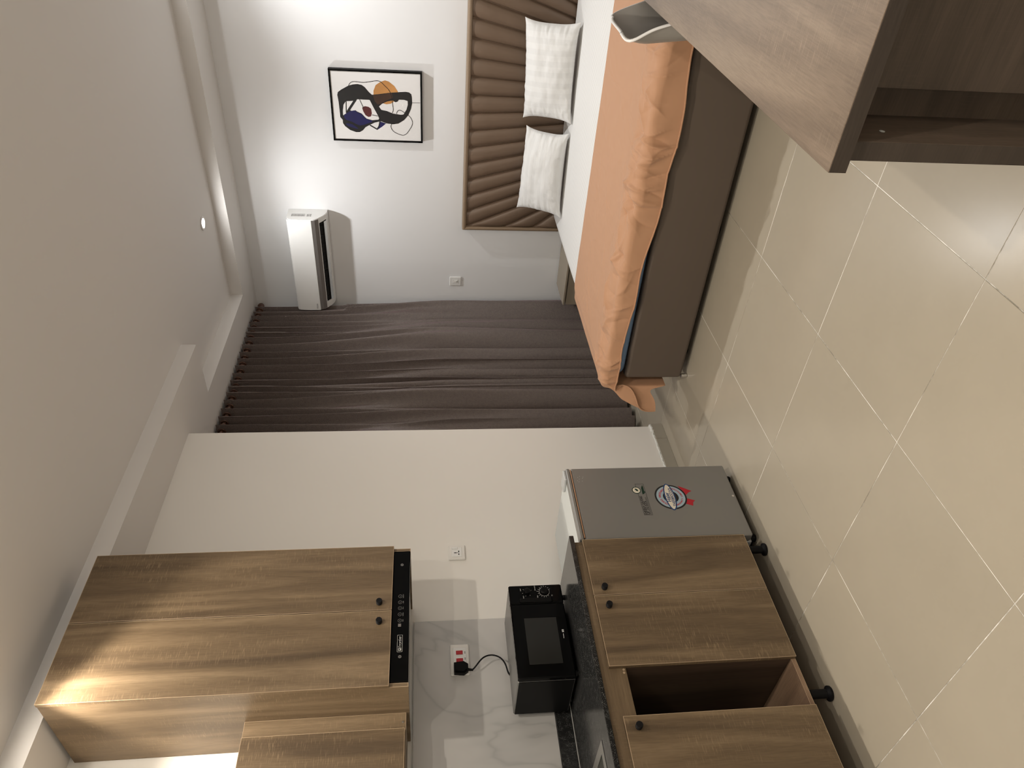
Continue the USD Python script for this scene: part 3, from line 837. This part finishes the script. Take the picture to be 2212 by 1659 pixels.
ART = {k_: [(a_ / 1000.0, b_ / 1000.0) for a_, b_ in v_] for k_, v_ in ART.items()}   # millimetres right and up from the middle


def blob(k_, closed=True):
    return Polygon(ART[k_]).buffer(0)


def rounded(pl, r):
    return pl.buffer(r).buffer(-2 * r).buffer(r)


def put(name, pl, mat, layer, label=None):
    obj(name, facing_my(prism(pl, 0.0003), PX, PY - 0.0004 * layer + 0.0002, PZ), mat, pc, label=label)


black = rounded(blob('outer').difference(blob('hL')).difference(blob('hR')), 0.004)
for k_, ww in (('s1', 0.003), ('s2', 0.008), ('tri', 0.004)):
    black = black.union(LineString(ART[k_]).buffer(ww))
orange = rounded(blob('orange'), 0.006)
put('orange_shape', orange, 'ink_orange', 1, 'orange wash shape')
put('red_shape', rounded(blob('red'), 0.006), 'ink_red', 1, 'dark red wash shape')
put('black_shape', black, 'ink_black_wash', 2, 'large black brush shape')
put('blue_shape', rounded(blob('blue'), 0.005), 'ink_blue', 3, 'deep blue shape')
put('blue_shape', rounded(blob('blue2'), 0.003), 'ink_blue', 3, 'deep blue shape')
put('blue_shape', blob('blue3'), 'ink_blue', 1, 'deep blue shape')
put('brown_shape', rounded(blob('brown'), 0.003).intersection(black), 'ink_brown', 3, 'dark brown overlap')
for k_ in ('l1', 'l2', 'l3', 's3', 's4'):
    put('ink_line', LineString(spline(np.array(ART[k_]), 60) if len(ART[k_]) > 3 else ART[k_]).buffer(0.0016 if k_ != 'l3' else 0.0009), 'ink_black', 4, 'thin ink line')

# ------------------------------------------------------------------ switch and sockets
sw = thing('wall_switch', 'white single switch plate on the bedroom wall beside the curtain', 'switch', (-3.185, YB, 1.245))
obj('plate', bx(-3.228, -3.143, YB - 0.010, YB - 0.0005, 1.198, 1.294, 0.004), 'white_plastic', sw)
obj('inset', bx(-3.205, -3.166, YB - 0.0115, YB - 0.0095, 1.222, 1.270, 0.0008), 'white_plastic', sw)
obj('rocker', bx(-3.192, -3.178, YB - 0.015, YB - 0.0110, 1.228, 1.258, 0.001), 'socket_plastic', sw)
obj('indicator', bx(-3.190, -3.180, YB - 0.0155, YB - 0.0148, 1.229, 1.237, 0.0002), 'print_grey', sw)

s1 = thing('wall_socket', 'single white wall socket on the cream wall right of the black hood', 'socket', (XW, 2.383, 1.343))
obj('plate', bx(XW + 0.0005, XW + 0.011, 2.337, 2.428, 1.300, 1.386, 0.004), 'socket_plastic', s1)
obj('inset', bx(XW + 0.0105, XW + 0.0135, 2.352, 2.412, 1.318, 1.370, 0.001), 'white_plastic', s1)
obj('rocker', bx(XW + 0.013, XW + 0.0165, 2.400, 2.411, 1.338, 1.369, 0.001), 'white_plastic', s1)
pin = [ring2d(0, 0.0028, 14, 0, 0), ring2d(0, 0.0022, 14, 0, -0.010)]
hole = prism(Polygon([(-0.0022, 0.003), (0.0022, 0.003), (0.0022, 0.011), (-0.0022, 0.011)]), 0.0003)
pins = [facing_x(prism(ring2d(0, 0.0026, 14), 0.0004), XW + 0.0135, 2.376, 1.349), facing_x(prism(ring2d(0, 0.0024, 14), 0.0004), XW + 0.0135, 2.376, 1.3415)]
pins += [bx(XW + 0.0134, XW + 0.0139, 2.374, 2.378, 1.345, 1.358, 0), bx(XW + 0.0134, XW + 0.0139, 2.379, 2.3895, 1.331, 1.3355, 0), bx(XW + 0.0134, XW + 0.0139, 2.3625, 2.372, 1.331, 1.3355, 0)]
obj('pin_hole', cat(*pins), 'black_matte', s1, label='dark pin holes')

XB = XW + 0.012   # face of the splashback
s2 = thing('double_socket', 'white double socket with red rocker switches on the marble splashback', 'socket', (XB, 1.776, 1.352))
obj('plate', bx(XB + 0.0003, XB + 0.011, 1.700, 1.851, 1.309, 1.395, 0.004), 'socket_plastic', s2)
obj('inset', bx(XB + 0.0105, XB + 0.0130, 1.716, 1.832, 1.322, 1.382, 0.001), 'white_plastic', s2)
for yy in (1.806, 1.768):
    obj('rocker', bx(XB + 0.0126, XB + 0.0175, yy - 0.009, yy + 0.009, 1.338, 1.368, 0.0012), 'red_switch', s2, label='red rocker switch')
obj('pin_hole', cat(*[bx(XB + 0.0128, XB + 0.0132, 1.800 + d, 1.812 + d, 1.326, 1.330, 0) for d in (0, -0.03)]), 'print_grey', s2)

# ------------------------------------------------------------------ splashback
bs = thing('backsplash', 'white grey-veined marble slab on the wall under the black hood', 'splashback', (XW, 1.2, 0.955))
obj('slab', bx(XW + 0.0003, XB, 0.5, 1.984, 0.956, 1.556, 0.0012), 'marble', bs)
obj('edge_strip', bx(XW + 0.0003, XB + 0.001, 0.5, 1.984, 1.5562, 1.5585, 0.0004), 'caulk', bs)


# ------------------------------------------------------------------ kitchen cabinets
def edging(parent, X, y0, y1, z0, z1, t=0.0016):
    """Pale edge band round the front face of a panel that faces +x."""
    pl = Polygon([(y0, z0), (y1, z0), (y1, z1), (y0, z1)], [[(y0 + t, z0 + t), (y1 - t, z0 + t), (y1 - t, z1 - t), (y0 + t, z1 - t)]])
    obj('edge_band', facing_x(prism(pl, 0.0004), X, 0, 0), 'edge_band', parent, label='pale edge banding')


def knob(parent, X, y, z):
    prof = [(0, 0), (0.0105, 0), (0.0105, 0.004), (0.0125, 0.005), (0.0125, 0.008), (0.0118, 0.009), (0.0125, 0.010), (0.0125, 0.013), (0.0118, 0.014), (0.0125, 0.015), (0.0125, 0.020), (0.0115, 0.022), (0, 0.022)]
    obj('knob', lathe(prof, (X + 0.0001, y, z), (1, 0, 0), 28), 'black_matte', parent, smooth=30, label='small ribbed black knob')


def door(parent, X0, X1, y0, y1, z0, z1, mat, kn=None):
    d = obj('door', bx(X0, X1, y0, y1, z0, z1, 0.0008), mat, parent)
    edging(d, X1 - 0.0002, y0, y1, z0, z1)
    if kn:
        knob(d, X1, *kn)
    return d


uc = thing('tall_wall_cabinet', 'tall two-door oak-look wall cabinet reaching the ceiling above the black hood', 'cabinet', (XW, 1.753, 1.567))
CX = -2.613
obj('side_panel', bx(XW + 0.001, CX, 1.432, 1.449, 1.567, 2.872, 0.0008), 'oak_upright_3', uc)
obj('side_panel', bx(XW + 0.001, CX, 2.060, 2.077, 1.567, 2.872, 0.0008), 'oak_upright_3', uc)
edging(uc, CX - 0.0002, 1.432, 1.449, 1.567, 2.872, 0.003)
edging(uc, CX - 0.0002, 2.060, 2.077, 1.567, 2.872, 0.003)
obj('top_panel', bx(XW + 0.001, CX, 1.449, 2.060, 2.855, 2.872, 0.0008), 'oak_along', uc)
obj('bottom_panel', bx(XW + 0.001, CX, 1.449, 2.060, 1.642, 1.658, 0.0008), 'oak_along', uc)
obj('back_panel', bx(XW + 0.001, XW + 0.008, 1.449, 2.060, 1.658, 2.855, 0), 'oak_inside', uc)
door(uc, CX + 0.0005, -2.595, 1.757, 2.079, 1.639, 2.874, 'oak_upright_0', (1.788, 1.690))
door(uc, CX + 0.0005, -2.595, 1.430, 1.7535, 1.639, 2.874, 'oak_upright_1', (1.699, 1.687))

hd = thing('range_hood', 'slim black glass range hood under the tall wall cabinet', 'range hood', (XW, 1.753, 1.567))
obj('body', bx(XW + 0.002, -2.630, 1.4505, 2.0585, 1.578, 1.640, 0.002), 'black_satin', hd)
obj('front_glass', bx(-2.630, -2.606, 1.4505, 2.0585, 1.568, 1.6375, 0.002), 'black_gloss', hd)
HX = -2.606
for k_, (yy, lab) in enumerate(((1.711, 'Fast'), (1.740, 'Middle'), (1.769, 'Slow'), (1.797, 'Light'), (1.826, 'ON/OFF'))):
    m_ = cat(facing_x(prism(ring2d(0.0068, 0.0078, 28), 0.0003), HX, yy, 1.606), facing_x(prism(ring2d(0.0, 0.0016, 12), 0.0003), HX, yy, 1.606))
    bt = obj('button', m_, 'print_grey', hd, label='small printed touch button ring')
    obj('lettering', facing_x(text(lab, 0.0038), HX, yy, 1.5935), 'print_grey', bt)
obj('display', bx(HX - 0.0005, HX + 0.0003, 1.683, 1.697, 1.600, 1.612, 0), 'grey_plastic', hd, label='small grey display')
fr_ = Polygon([(-0.035, -0.0085), (0.035, -0.0085), (0.035, 0.0085), (-0.035, 0.0085)]).buffer(0.002)
obj('badge', cat(facing_x(prism(fr_.difference(fr_.buffer(-0.0012)), 0.0003), HX, 1.609, 1.603), facing_x(text('Frontier', 0.0115, width=0.048), HX, 1.616, 1.603),
                 facing_x(prism(Polygon([(-0.0055, -0.006), (0.0055, -0.006), (0.0055, 0.006), (-0.0055, 0.006)], [[(-0.0035, -0.0008), (0.003, -0.0008), (0.003, 0.0035), (-0.0035, 0.0035)]]), 0.0003), HX, 1.583, 1.603)), 'ink_white', hd, label='framed maker lettering')
for yy in (1.552, 1.985):
    obj('emblem', facing_x(cat(prism(ring2d(0.0045, 0.0068, 6), 0.0003), prism(ring2d(0.0, 0.002, 6), 0.0003)), HX, yy, 1.602), 'print_grey', hd, label='small printed emblem')
obj('filter', bx(-2.98, -2.66, 1.50, 2.01, 1.5735, 1.5785, 0.001), 'steel', hd, label='grey metal filter underneath')

u2 = thing('wall_cabinet', 'shorter shallow oak-look wall cabinet nearest the camera', 'cabinet', (XW, 0.95, 1.58))
C2 = -2.806
obj('carcass', bx(XW + 0.001, C2, 0.55, 1.4315, 1.580, 2.190, 0.0008), 'oak_upright_4', u2)
edging(u2, C2 - 0.0002, 0.55, 1.4315, 1.580, 2.190)
door(u2, C2 + 0.0005, C2 + 0.018, 0.96, 1.363, 1.584, 2.187, 'oak_upright_2')
door(u2, C2 + 0.0005, C2 + 0.018, 0.553, 0.957, 1.584, 2.187, 'oak_upright_1')
obj('screw', lathe([(0, 0), (0.0045, 0), (0.0045, 0.0008), (0, 0.0012)], (C2, 1.395, 1.592), (1, 0, 0), 14), 'steel', u2, label='small screw head')

bc = thing('base_cabinet', 'oak-look kitchen base cabinet on black plastic legs with one open bay', 'cabinet', (XW, 1.3, 0))
FX = -2.468
obj('side_panel', bx(XW + 0.02, FX, 1.948, 1.965, 0.106, 0.866, 0.0008), 'oak_upright_2', bc)
obj('side_panel', bx(XW + 0.02, FX, 0.55, 0.567, 0.106, 0.866, 0.0008), 'oak_upright_2', bc)
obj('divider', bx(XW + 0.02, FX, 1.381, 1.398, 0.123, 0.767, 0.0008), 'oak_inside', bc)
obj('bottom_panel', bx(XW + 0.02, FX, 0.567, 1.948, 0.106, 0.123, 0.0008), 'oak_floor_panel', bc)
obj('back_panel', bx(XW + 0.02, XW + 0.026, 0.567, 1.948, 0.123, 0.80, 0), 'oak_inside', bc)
obj('top_rail', bx(FX - 0.017, FX, 0.567, 1.948, 0.768, 0.866, 0.0008), 'oak_along', bc)
edging(bc, FX - 0.0002, 0.55, 1.965, 0.106, 0.123, 0.0015)
door(bc, FX + 0.0005, -2.450, 1.684, 1.964, 0.108, 0.833, 'oak_upright_4', (1.715, 0.785))
door(bc, FX + 0.0005, -2.450, 1.378, 1.681, 0.108, 0.833, 'oak_upright_0', (1.631, 0.783))
door(bc, FX + 0.0005, -2.450, 0.86, 1.191, 0.112, 0.822, 'oak_upright_3', (1.149, 0.776))
door(bc, FX + 0.0005, -2.450, 0.553, 0.857, 0.112, 0.822, 'oak_upright_2')
for xx in (-2.52, -2.98):
    for yy in (1.932, 1.262, 0.62):
        obj('leg', lathe([(0, 0), (0.026, 0), (0.028, 0.003), (0.028, 0.010), (0.022, 0.014), (0.017, 0.018), (0.017, 0.080), (0.030, 0.092), (0.030, 0.106), (0, 0.106)], (xx, yy, 0), (0, 0, 1), 24), 'black_matte', bc, smooth=35)
obj('screw', cat(*[lathe([(0, 0), (0.0045, 0), (0.0045, 0.0008), (0, 0.0012)], (FX, yy, zz), (1, 0, 0), 12) for yy, zz in ((1.372, 0.777), (1.360, 0.778))]), 'edge_band', bc, label='pale screw caps')

ct = thing('countertop', 'black speckled granite worktop on the base cabinet', 'worktop', (XW, 1.3, 0.86))
slab_ = bx(XW + 0.001, -2.452, 0.5, 1.990, 0.867, 0.886, 0.002)
hole_ = bx(-2.955, -2.572, 0.62, 1.155, 0.80, 0.95, 0)
obj('slab', cut(slab_, hole_), 'granite', ct)
up = thing('granite_upstand', 'low black granite upstand along the wall behind the microwave', 'upstand', (XW, 1.25, 0.886))
obj('strip', bx(XW + 0.001, -3.026, 0.5, 1.990, 0.8865, 0.9555, 0.0015), 'granite', up)
obj('joint', bx(-3.026, -3.0245, 0.5, 1.988, 0.8862, 0.8877, 0), 'caulk', up, label='thin pale sealant joint')

sk = thing('sink', 'stainless steel inset sink at the near end of the black worktop', 'sink', (-2.76, 0.9, 0.886))
rim = cut(bx(-2.970, -2.560, 0.605, 1.165, 0.8862, 0.889, 0.0008), bx(-2.935, -2.592, 0.64, 1.130, 0.80, 0.95, 0))
obj('rim', rim, 'steel', sk)
bowl = cut(bx(-2.940, -2.587, 0.635, 1.135, 0.725, 0.8861, 0.004), bx(-2.9385, -2.5885, 0.6365, 1.1335, 0.7265, 0.95, 0.003))
obj('bowl', bowl, 'steel', sk)
obj('drain', lathe([(0, 0), (0.04, 0), (0.042, 0.002), (0, 0.003)], (-2.76, 0.88, 0.7265), (0, 0, 1), 24), 'chrome', sk)

# ------------------------------------------------------------------ microwave
mw = thing('microwave', 'black microwave oven with two dials on the granite worktop', 'microwave', (-2.87, 1.715, 0.886))
MX, MB, MY0, MY1, MZ0, MZ1 = -2.722, -3.009, 1.497, 1.940, 0.901, 1.137
obj('case', bx(MB, MX - 0.028, MY0 + 0.002, MY1 - 0.002, MZ0, MZ1, 0.004), 'oven_top', mw)
obj('side_skin', bx(MB + 0.002, MX - 0.03, MY0 + 0.0005, MY0 + 0.0025, MZ0 + 0.004, MZ1 - 0.005, 0.0005), 'black_satin', mw)
obj('door', bx(MX - 0.027, MX, MY0, 1.842, MZ0, MZ1, 0.005), 'black_gloss', mw)
obj('control_panel', bx(MX - 0.027, MX - 0.001, 1.8435, MY1, MZ0, MZ1, 0.005), 'black_gloss', mw)
obj('window', bx(MX - 0.001, MX + 0.0006, 1.556, 1.770, 0.946, 1.085, 0.0004), 'oven_glass', mw, label='dark grey door window')
obj('handle', bx(MX - 0.002, MX + 0.010, 1.845, 1.866, 0.952, 1.094, 0.003), 'black_satin', mw, label='dull black door handle bar')


def dial(yy, zz, r, marks, wlab):
    d = obj('dial', lathe([(0, 0), (r * 0.78, 0), (r * 0.74, 0.012), (r * 0.62, 0.014), (0, 0.0145)], (MX - 0.001, yy, zz), (1, 0, 0), 36), 'black_satin', mw, smooth=30, label='black control dial')
    bits = [facing_x(prism(ring2d(r * 0.93, r * 0.985, 44), 0.0003), MX - 0.001, yy, zz)] if marks > 7 else []
    for q in range(marks):
        a_ = -2.2 + 4.9 * q / (marks - 1)
        m_ = prism(Polygon([(r * 1.06, -0.0007), (r * 1.25, -0.0007), (r * 1.25, 0.0007), (r * 1.06, 0.0007)]), 0.0003)
        m_.apply_transform(trimesh.transformations.rotation_matrix(PI / 2 - a_, [0, 0, 1]))
        bits.append(facing_x(m_, MX - 0.001, yy, zz))
    obj('dial_marks', cat(*bits), 'ink_white', d, label='white printed scale marks')


dial(1.902, 1.057, 0.018, 6, 0)
dial(1.902, 0.980, 0.024, 14, 0)
obj('lettering', cat(*[facing_x(text(t_, 0.0042), MX - 0.001, yy, zz) for t_, yy, zz in (('LOW', 1.915, 1.085), ('HIGH', 1.876, 1.075), ('0', 1.905, 1.012), ('30', 1.880, 0.948), ('DEFROST', 1.922, 1.020), ('MIN', 1.877, 1.012))]), 'ink_white', mw, label='tiny white printed words')
obj('maker_mark', cat(facing_x(prism(Polygon([(0, 0), (0.012, 0), (0.012, 0.008), (0, 0.008)], [[(0.005, 0.001), (0.007, 0.001), (0.007, 0.007), (0.005, 0.007)]]), 0.0003), MX, 1.697, 0.922), facing_x(prism(Polygon([(0, 0), (0.022, 0), (0.022, 0.0025), (0, 0.0025)]), 0.0003), MX, 1.668, 0.925)), 'ink_white', mw, label='small white printed mark')
for xx in (MB + 0.03, MX - 0.05):
    for yy in (MY0 + 0.04, MY1 - 0.04):
        obj('foot', lathe([(0, 0), (0.012, 0), (0.010, 0.0155), (0, 0.0155)], (xx, yy, 0.886), (0, 0, 1), 14), 'black_matte', mw)
cordp = spline([(XB + 0.030, 1.7095, 1.300), (-2.995, 1.722, 1.282), (-2.985, 1.752, 1.250), (-2.985, 1.763, 1.213), (-2.985, 1.748, 1.174), (-2.990, 1.708, 1.150), (-3.005, 1.680, 1.139), (-3.016, 1.668, 1.120), (-3.018, 1.66, 1.06), (-3.010, 1.655, 1.02)], 70)
cd = obj('cord', tube(cordp, 0.0034, 8), 'black_matte', mw, smooth=50)
pg = Polygon([(-0.026, -0.012), (-0.014, -0.029), (0.014, -0.029), (0.026, -0.012), (0.022, 0.028), (-0.022, 0.028)]).buffer(0.003)
pl_ = facing_x(prism(pg, 0.020), XB + 0.0135, 1.7235, 1.349)
pl2 = facing_x(prism(pg.buffer(-0.006), 0.010), XB + 0.0335, 1.7235, 1.349)
v_ = [pl_, pl2, cyl((XB + 0.026, 1.716, 1.322), (XB + 0.030, 1.7095, 1.296), 0.0065, 14, 0.0045)]
obj('plug', cat(*v_), 'black_satin', cd, smooth=25, label='black three-pin plug in the socket')

# ------------------------------------------------------------------ refrigerator
rf = thing('refrigerator', 'small grey under-counter refrigerator with stickers on its door', 'refrigerator', (-2.75, 2.21, 0))
RX = -2.490
obj('cabinet_shell', bx(-2.985, RX - 0.052, 1.996, 2.428, 0.030, 0.815, 0.004), 'fridge_body', rf)
obj('top_cap', bx(-2.985, RX - 0.045, 1.994, 2.430, 0.815, 0.829, 0.003), 'fridge_cap', rf, label='pale plastic top')
dr = obj('door', bx(RX - 0.045, RX, 1.994, 2.430, 0.040, 0.806, 0.006), 'fridge_door', rf)
obj('gasket', bx(RX - 0.0525, RX - 0.0445, 2.000, 2.424, 0.046, 0.802, 0), 'grey_plastic', rf)
obj('handle_trim', bx(RX - 0.004, RX + 0.0012, 2.004, 2.420, 0.806, 0.8105, 0.0008), 'fridge_trim', dr, label='copper-tinted handle groove strip')
obj('door_cap', bx(RX - 0.045, RX, 1.994, 2.430, 0.8107, 0.830, 0.005), 'fridge_door', dr)
obj('hinge_cover', bx(RX - 0.10, RX - 0.01, 2.365, 2.428, 0.829, 0.842, 0.003), 'fridge_body', rf)
obj('screw', lathe([(0, 0), (0.006, 0), (0.006, 0.001), (0, 0.002)], (RX, 2.226, 0.057), (1, 0, 0), 16), 'chrome', dr)
for xx in (-2.93, -2.56):
    for yy in (2.03, 2.395):
        obj('foot', lathe([(0, 0), (0.016, 0), (0.018, 0.006), (0.012, 0.031), (0, 0.031)], (xx, yy, 0), (0, 0, 1), 16), 'black_matte', rf)
obj('plinth', bx(-2.90, RX - 0.06, 2.01, 2.415, 0.012, 0.030, 0.002), 'black_matte', rf)
dots = [(-0.018, 0.010), (-0.010, 0.016), (0.000, 0.006), (0.010, 0.012), (0.018, 0.002), (-0.014, -0.006), (0.004, -0.010), (0.012, -0.014)]
obj('lettering', cat(*[facing_x(prism(ring2d(0, 0.0014, 8, a_, b_), 0.0003), RX, 2.357, 0.768) for a_, b_ in dots]), 'ink_white', dr, label='tiny bright maker dots')
# energy sticker
ex, ez, ew, eh = 2.2205, 0.492, 0.194, 0.040
es = [Polygon([(-ew / 2, -eh / 2), (ew / 2, -eh / 2), (ew / 2, eh / 2), (-ew / 2, eh / 2)])]
es = [es[0].difference(es[0].buffer(-0.0012))]
lines = [Polygon([(-0.093, zz), (0.012, zz), (0.012, zz + 0.0008), (-0.093, zz + 0.0008)]) for zz in (-0.0095, -0.0125, -0.0155)]
st = obj('energy_sticker', cat(*[facing_x(prism(p_, 0.0004), RX, ex, ez) for p_ in es + lines],
        facing_x(text('ENERGY SAVING', 0.0115, bold=True, width=0.112), RX, ex - 0.037, ez + 0.0105), facing_x(text('UP TO 53%', 0.0115, bold=True, width=0.080), RX, ex - 0.052, ez - 0.002)), 'ink_black', dr, label='printed sticker reading ENERGY SAVING UP TO 53%')
lc = (0.056, 0.022)
obj('leaf_emblem', facing_x(prism(ring2d(0.0175, 0.021, 40), 0.0006), RX, ex + lc[0], ez + lc[1]), 'sticker_green', st, label='green ring emblem')
obj('emblem_disc', facing_x(prism(ring2d(0, 0.0175, 36), 0.0005), RX, ex + lc[0], ez + lc[1]), 'sticker_cream', st)
leaf = Polygon([(-0.008, -0.004), (-0.004, 0.004), (0.004, 0.008), (0.009, 0.009), (0.008, 0.001), (0.002, -0.005), (-0.005, -0.006)])
obj('leaf', facing_x(prism(leaf, 0.0008), RX, ex + lc[0] + 0.001, ez + lc[1] - 0.002), 'sticker_green', st)
obj('hand', facing_x(prism(Polygon([(0.030, -0.002), (0.070, -0.004), (0.088, -0.013), (0.072, -0.015), (0.052, -0.014), (0.044, -0.018), (0.034, -0.012)]), 0.0006), RX, ex, ez), 'sticker_green', st)
# warranty badge
gy, gz = 2.2300, 0.3590
obj('warranty_badge', facing_x(prism(ring2d(0, 0.076, 56), 0.0005), RX, gy, gz), 'ink_black', dr, label='round warranty sticker')
wb = stage.GetPrimAtPath(dr + '/warranty_badge').GetPath().pathString
obj('badge_field', facing_x(prism(ring2d(0.037, 0.068, 56), 0.0007), RX, gy, gz), 'sticker_blue', dr, label='pale blue badge field')


def arc_text(s_, r, mid, h, flip=False):
    out_ = []
    step = h * 0.92 / r
    for q, ch in enumerate(s_):
        if ch == ' ':
            continue
        a_ = mid + (-(q - (len(s_) - 1) / 2) * step if not flip else (q - (len(s_) - 1) / 2) * step)
        m_ = text(ch, h, 0.0003, bold=True)
        m_.apply_transform(trimesh.transformations.rotation_matrix(a_ - PI / 2 if not flip else a_ + PI / 2, [0, 0, 1]))
        m_.apply_translation([r * math.cos(a_), r * math.sin(a_), 0])
        out_.append(m_)
    return cat(*out_)


obj('lettering', cat(facing_x(arc_text('2 YEARS WARRANTY', 0.0525, PI / 2 + 0.05, 0.0098), RX + 0.0007, gy, gz), facing_x(arc_text('WARRANTY COMPRESSOR', 0.0535, -PI / 2, 0.0080, True), RX + 0.0007, gy, gz)), 'sticker_red', dr, label='red arched lettering on the badge')
tq = np.arange(48) * 2 * PI / 48
el = Polygon(np.stack([0.082 * np.cos(tq), 0.0255 * np.sin(tq)], 1))
obj('name_oval', facing_x(prism(el, 0.0010), RX, gy, gz + 0.004), 'ink_navy', dr, label='navy bordered oval')
obj('name_field', facing_x(prism(el.buffer(-0.0055), 0.0012), RX, gy, gz + 0.004), 'sticker_cream', dr, label='cream oval field')
obj('lettering', cat(facing_x(text('Haier', 0.017, 0.0004, bold=True, width=0.056), RX + 0.0012, gy - 0.001, gz + 0.0135), facing_x(text('THERMOCOOL', 0.0135, 0.0004, bold=True, width=0.118), RX + 0.0012, gy, gz - 0.0055)), 'ink_navy', dr, label='navy maker lettering')
for sgn, pts in ((1, [(0.030, -0.066), (0.068, -0.052), (0.050, -0.083), (0.033, -0.110), (0.026, -0.094), (0.008, -0.075)]), (-1, [(-0.012, -0.076), (-0.026, -0.110), (-0.036, -0.098), (-0.058, -0.092), (-0.044, -0.060)])):
    obj('ribbon_tail', facing_x(prism(Polygon(pts).buffer(0), 0.0004), RX, gy, gz), 'sticker_red', dr, label='red ribbon tail')

# ------------------------------------------------------------------ desk
dk = thing('desk', 'wooden desk with a thick pale oak-look top in the right foreground', 'desk', (-0.15, 2.05, 0))
DX0, DX1, DY0, DY1 = -0.496, 0.22, 1.226, 2.98
obj('top_panel', bx(DX0, DX1, DY0, DY1, 0.7175, 0.752, 0.001), 'desk_top', dk)
obj('front_edge', bx(DX0 + 0.0006, DX1 - 0.0006, DY0 - 0.0012, DY0 - 0.0001, 0.7178, 0.7505, 0.0003), 'desk_edge', dk, label='dark front edge strip')
obj('side_panel', bx(-0.476, -0.4405, DY0 + 0.012, 1.392, 0.0, 0.717, 0.001), 'desk_leg', dk)
obj('modesty_panel', bx(-0.476, DX1 - 0.02, 1.432, 1.450, 0.0, 0.717, 0.001), 'desk_front', dk)
obj('cross_panel', bx(-0.372, DX1 - 0.02, 1.330, 1.348, 0.05, 0.717, 0.001), 'desk_front', dk)
obj('leg_edge', bx(-0.4758, -0.4407, DY0 + 0.0108, DY0 + 0.0119, 0.0, 0.7168, 0.0003), 'desk_edge', dk, label='dark front edge strip of the leg')
obj('side_panel', bx(-0.476, -0.4405, 2.80, 2.962, 0.0, 0.717, 0.001), 'desk_leg', dk)
obj('side_panel', bx(DX1 - 0.018, DX1, DY0 + 0.012, 2.962, 0.0, 0.717, 0.001), 'desk_leg', dk)
obj('screw', lathe([(0, 0), (0.0055, 0), (0.0055, 0.0006), (0.002, 0.0012), (0, 0.0006)], (-0.4403, 1.296, 0.6315), (1, 0, 0), 16), 'fridge_cap', dk, label='bright cross-head screw')

# ------------------------------------------------------------------ chair
ch = thing('chair', 'grey moulded plastic shell chair pushed in at the desk', 'chair', (-0.35, 2.62, 0))


near_e = spline([(-0.566, 2.500, 0.855), (-0.567, 2.455, 0.856), (-0.568, 2.425, 0.842), (-0.553, 2.42, 0.812), (-0.536, 2.42, 0.783), (-0.513, 2.42, 0.722), (-0.475, 2.415, 0.620), (-0.425, 2.405, 0.545), (-0.33, 2.40, 0.505), (-0.20, 2.41, 0.480)], 60)
far_e = spline([(-0.566, 2.725, 0.836), (-0.562, 2.765, 0.822), (-0.551, 2.775, 0.795), (-0.536, 2.778, 0.757), (-0.524, 2.78, 0.722), (-0.505, 2.79, 0.66), (-0.475, 2.80, 0.59), (-0.425, 2.81, 0.53), (-0.33, 2.815, 0.50), (-0.20, 2.81, 0.478)], 60)
mid_e = spline([(-0.568, 2.60, 0.849), (-0.575, 2.60, 0.840), (-0.585, 2.60, 0.820), (-0.597, 2.60, 0.78), (-0.598, 2.60, 0.74), (-0.592, 2.60, 0.66), (-0.572, 2.60, 0.55), (-0.50, 2.605, 0.465), (-0.38, 2.61, 0.448), (-0.20, 2.61, 0.452)], 60)
nu_ = 41
u = np.linspace(-1, 1, nu_)
S = np.empty((nu_, 60, 3))
for q, uu in enumerate(u):
    e_ = abs(uu) ** 3.0
    lin = (1 - (uu + 1) / 2) * near_e + (uu + 1) / 2 * far_e
    S[q] = mid_e * (1 - e_) + lin * e_
    S[q, :, 1] = lin[:, 1]
shp = obj('shell', solid_sheet(S, 0.006), 'chair_shell', ch, smooth=50)
rim_ = np.vstack([S[:0:-1, 0], S[0, :], S[1:, -1], S[-1, ::-1]])
rim_ = rim_[np.r_[True, np.linalg.norm(np.diff(rim_, axis=0), axis=1) > 1e-5]]
obj('rim', tube(rim_, 0.0048, 8), 'chair_rim', ch, smooth=50, label='white rounded rim of the shell')
for yy in (2.47, 2.78):
    for x0_, x1_ in ((-0.49, -0.56), (-0.24, -0.15)):
        obj('leg', cyl((x0_ + 0.02, 2.61 + (yy - 2.625) * 0.6, 0.432), (x1_, yy, 0.0), 0.014, 14, 0.010), 'steel', ch, smooth=40)
obj('seat_frame', bx(-0.49, -0.20, 2.53, 2.69, 0.424, 0.438, 0.004), 'black_matte', ch)
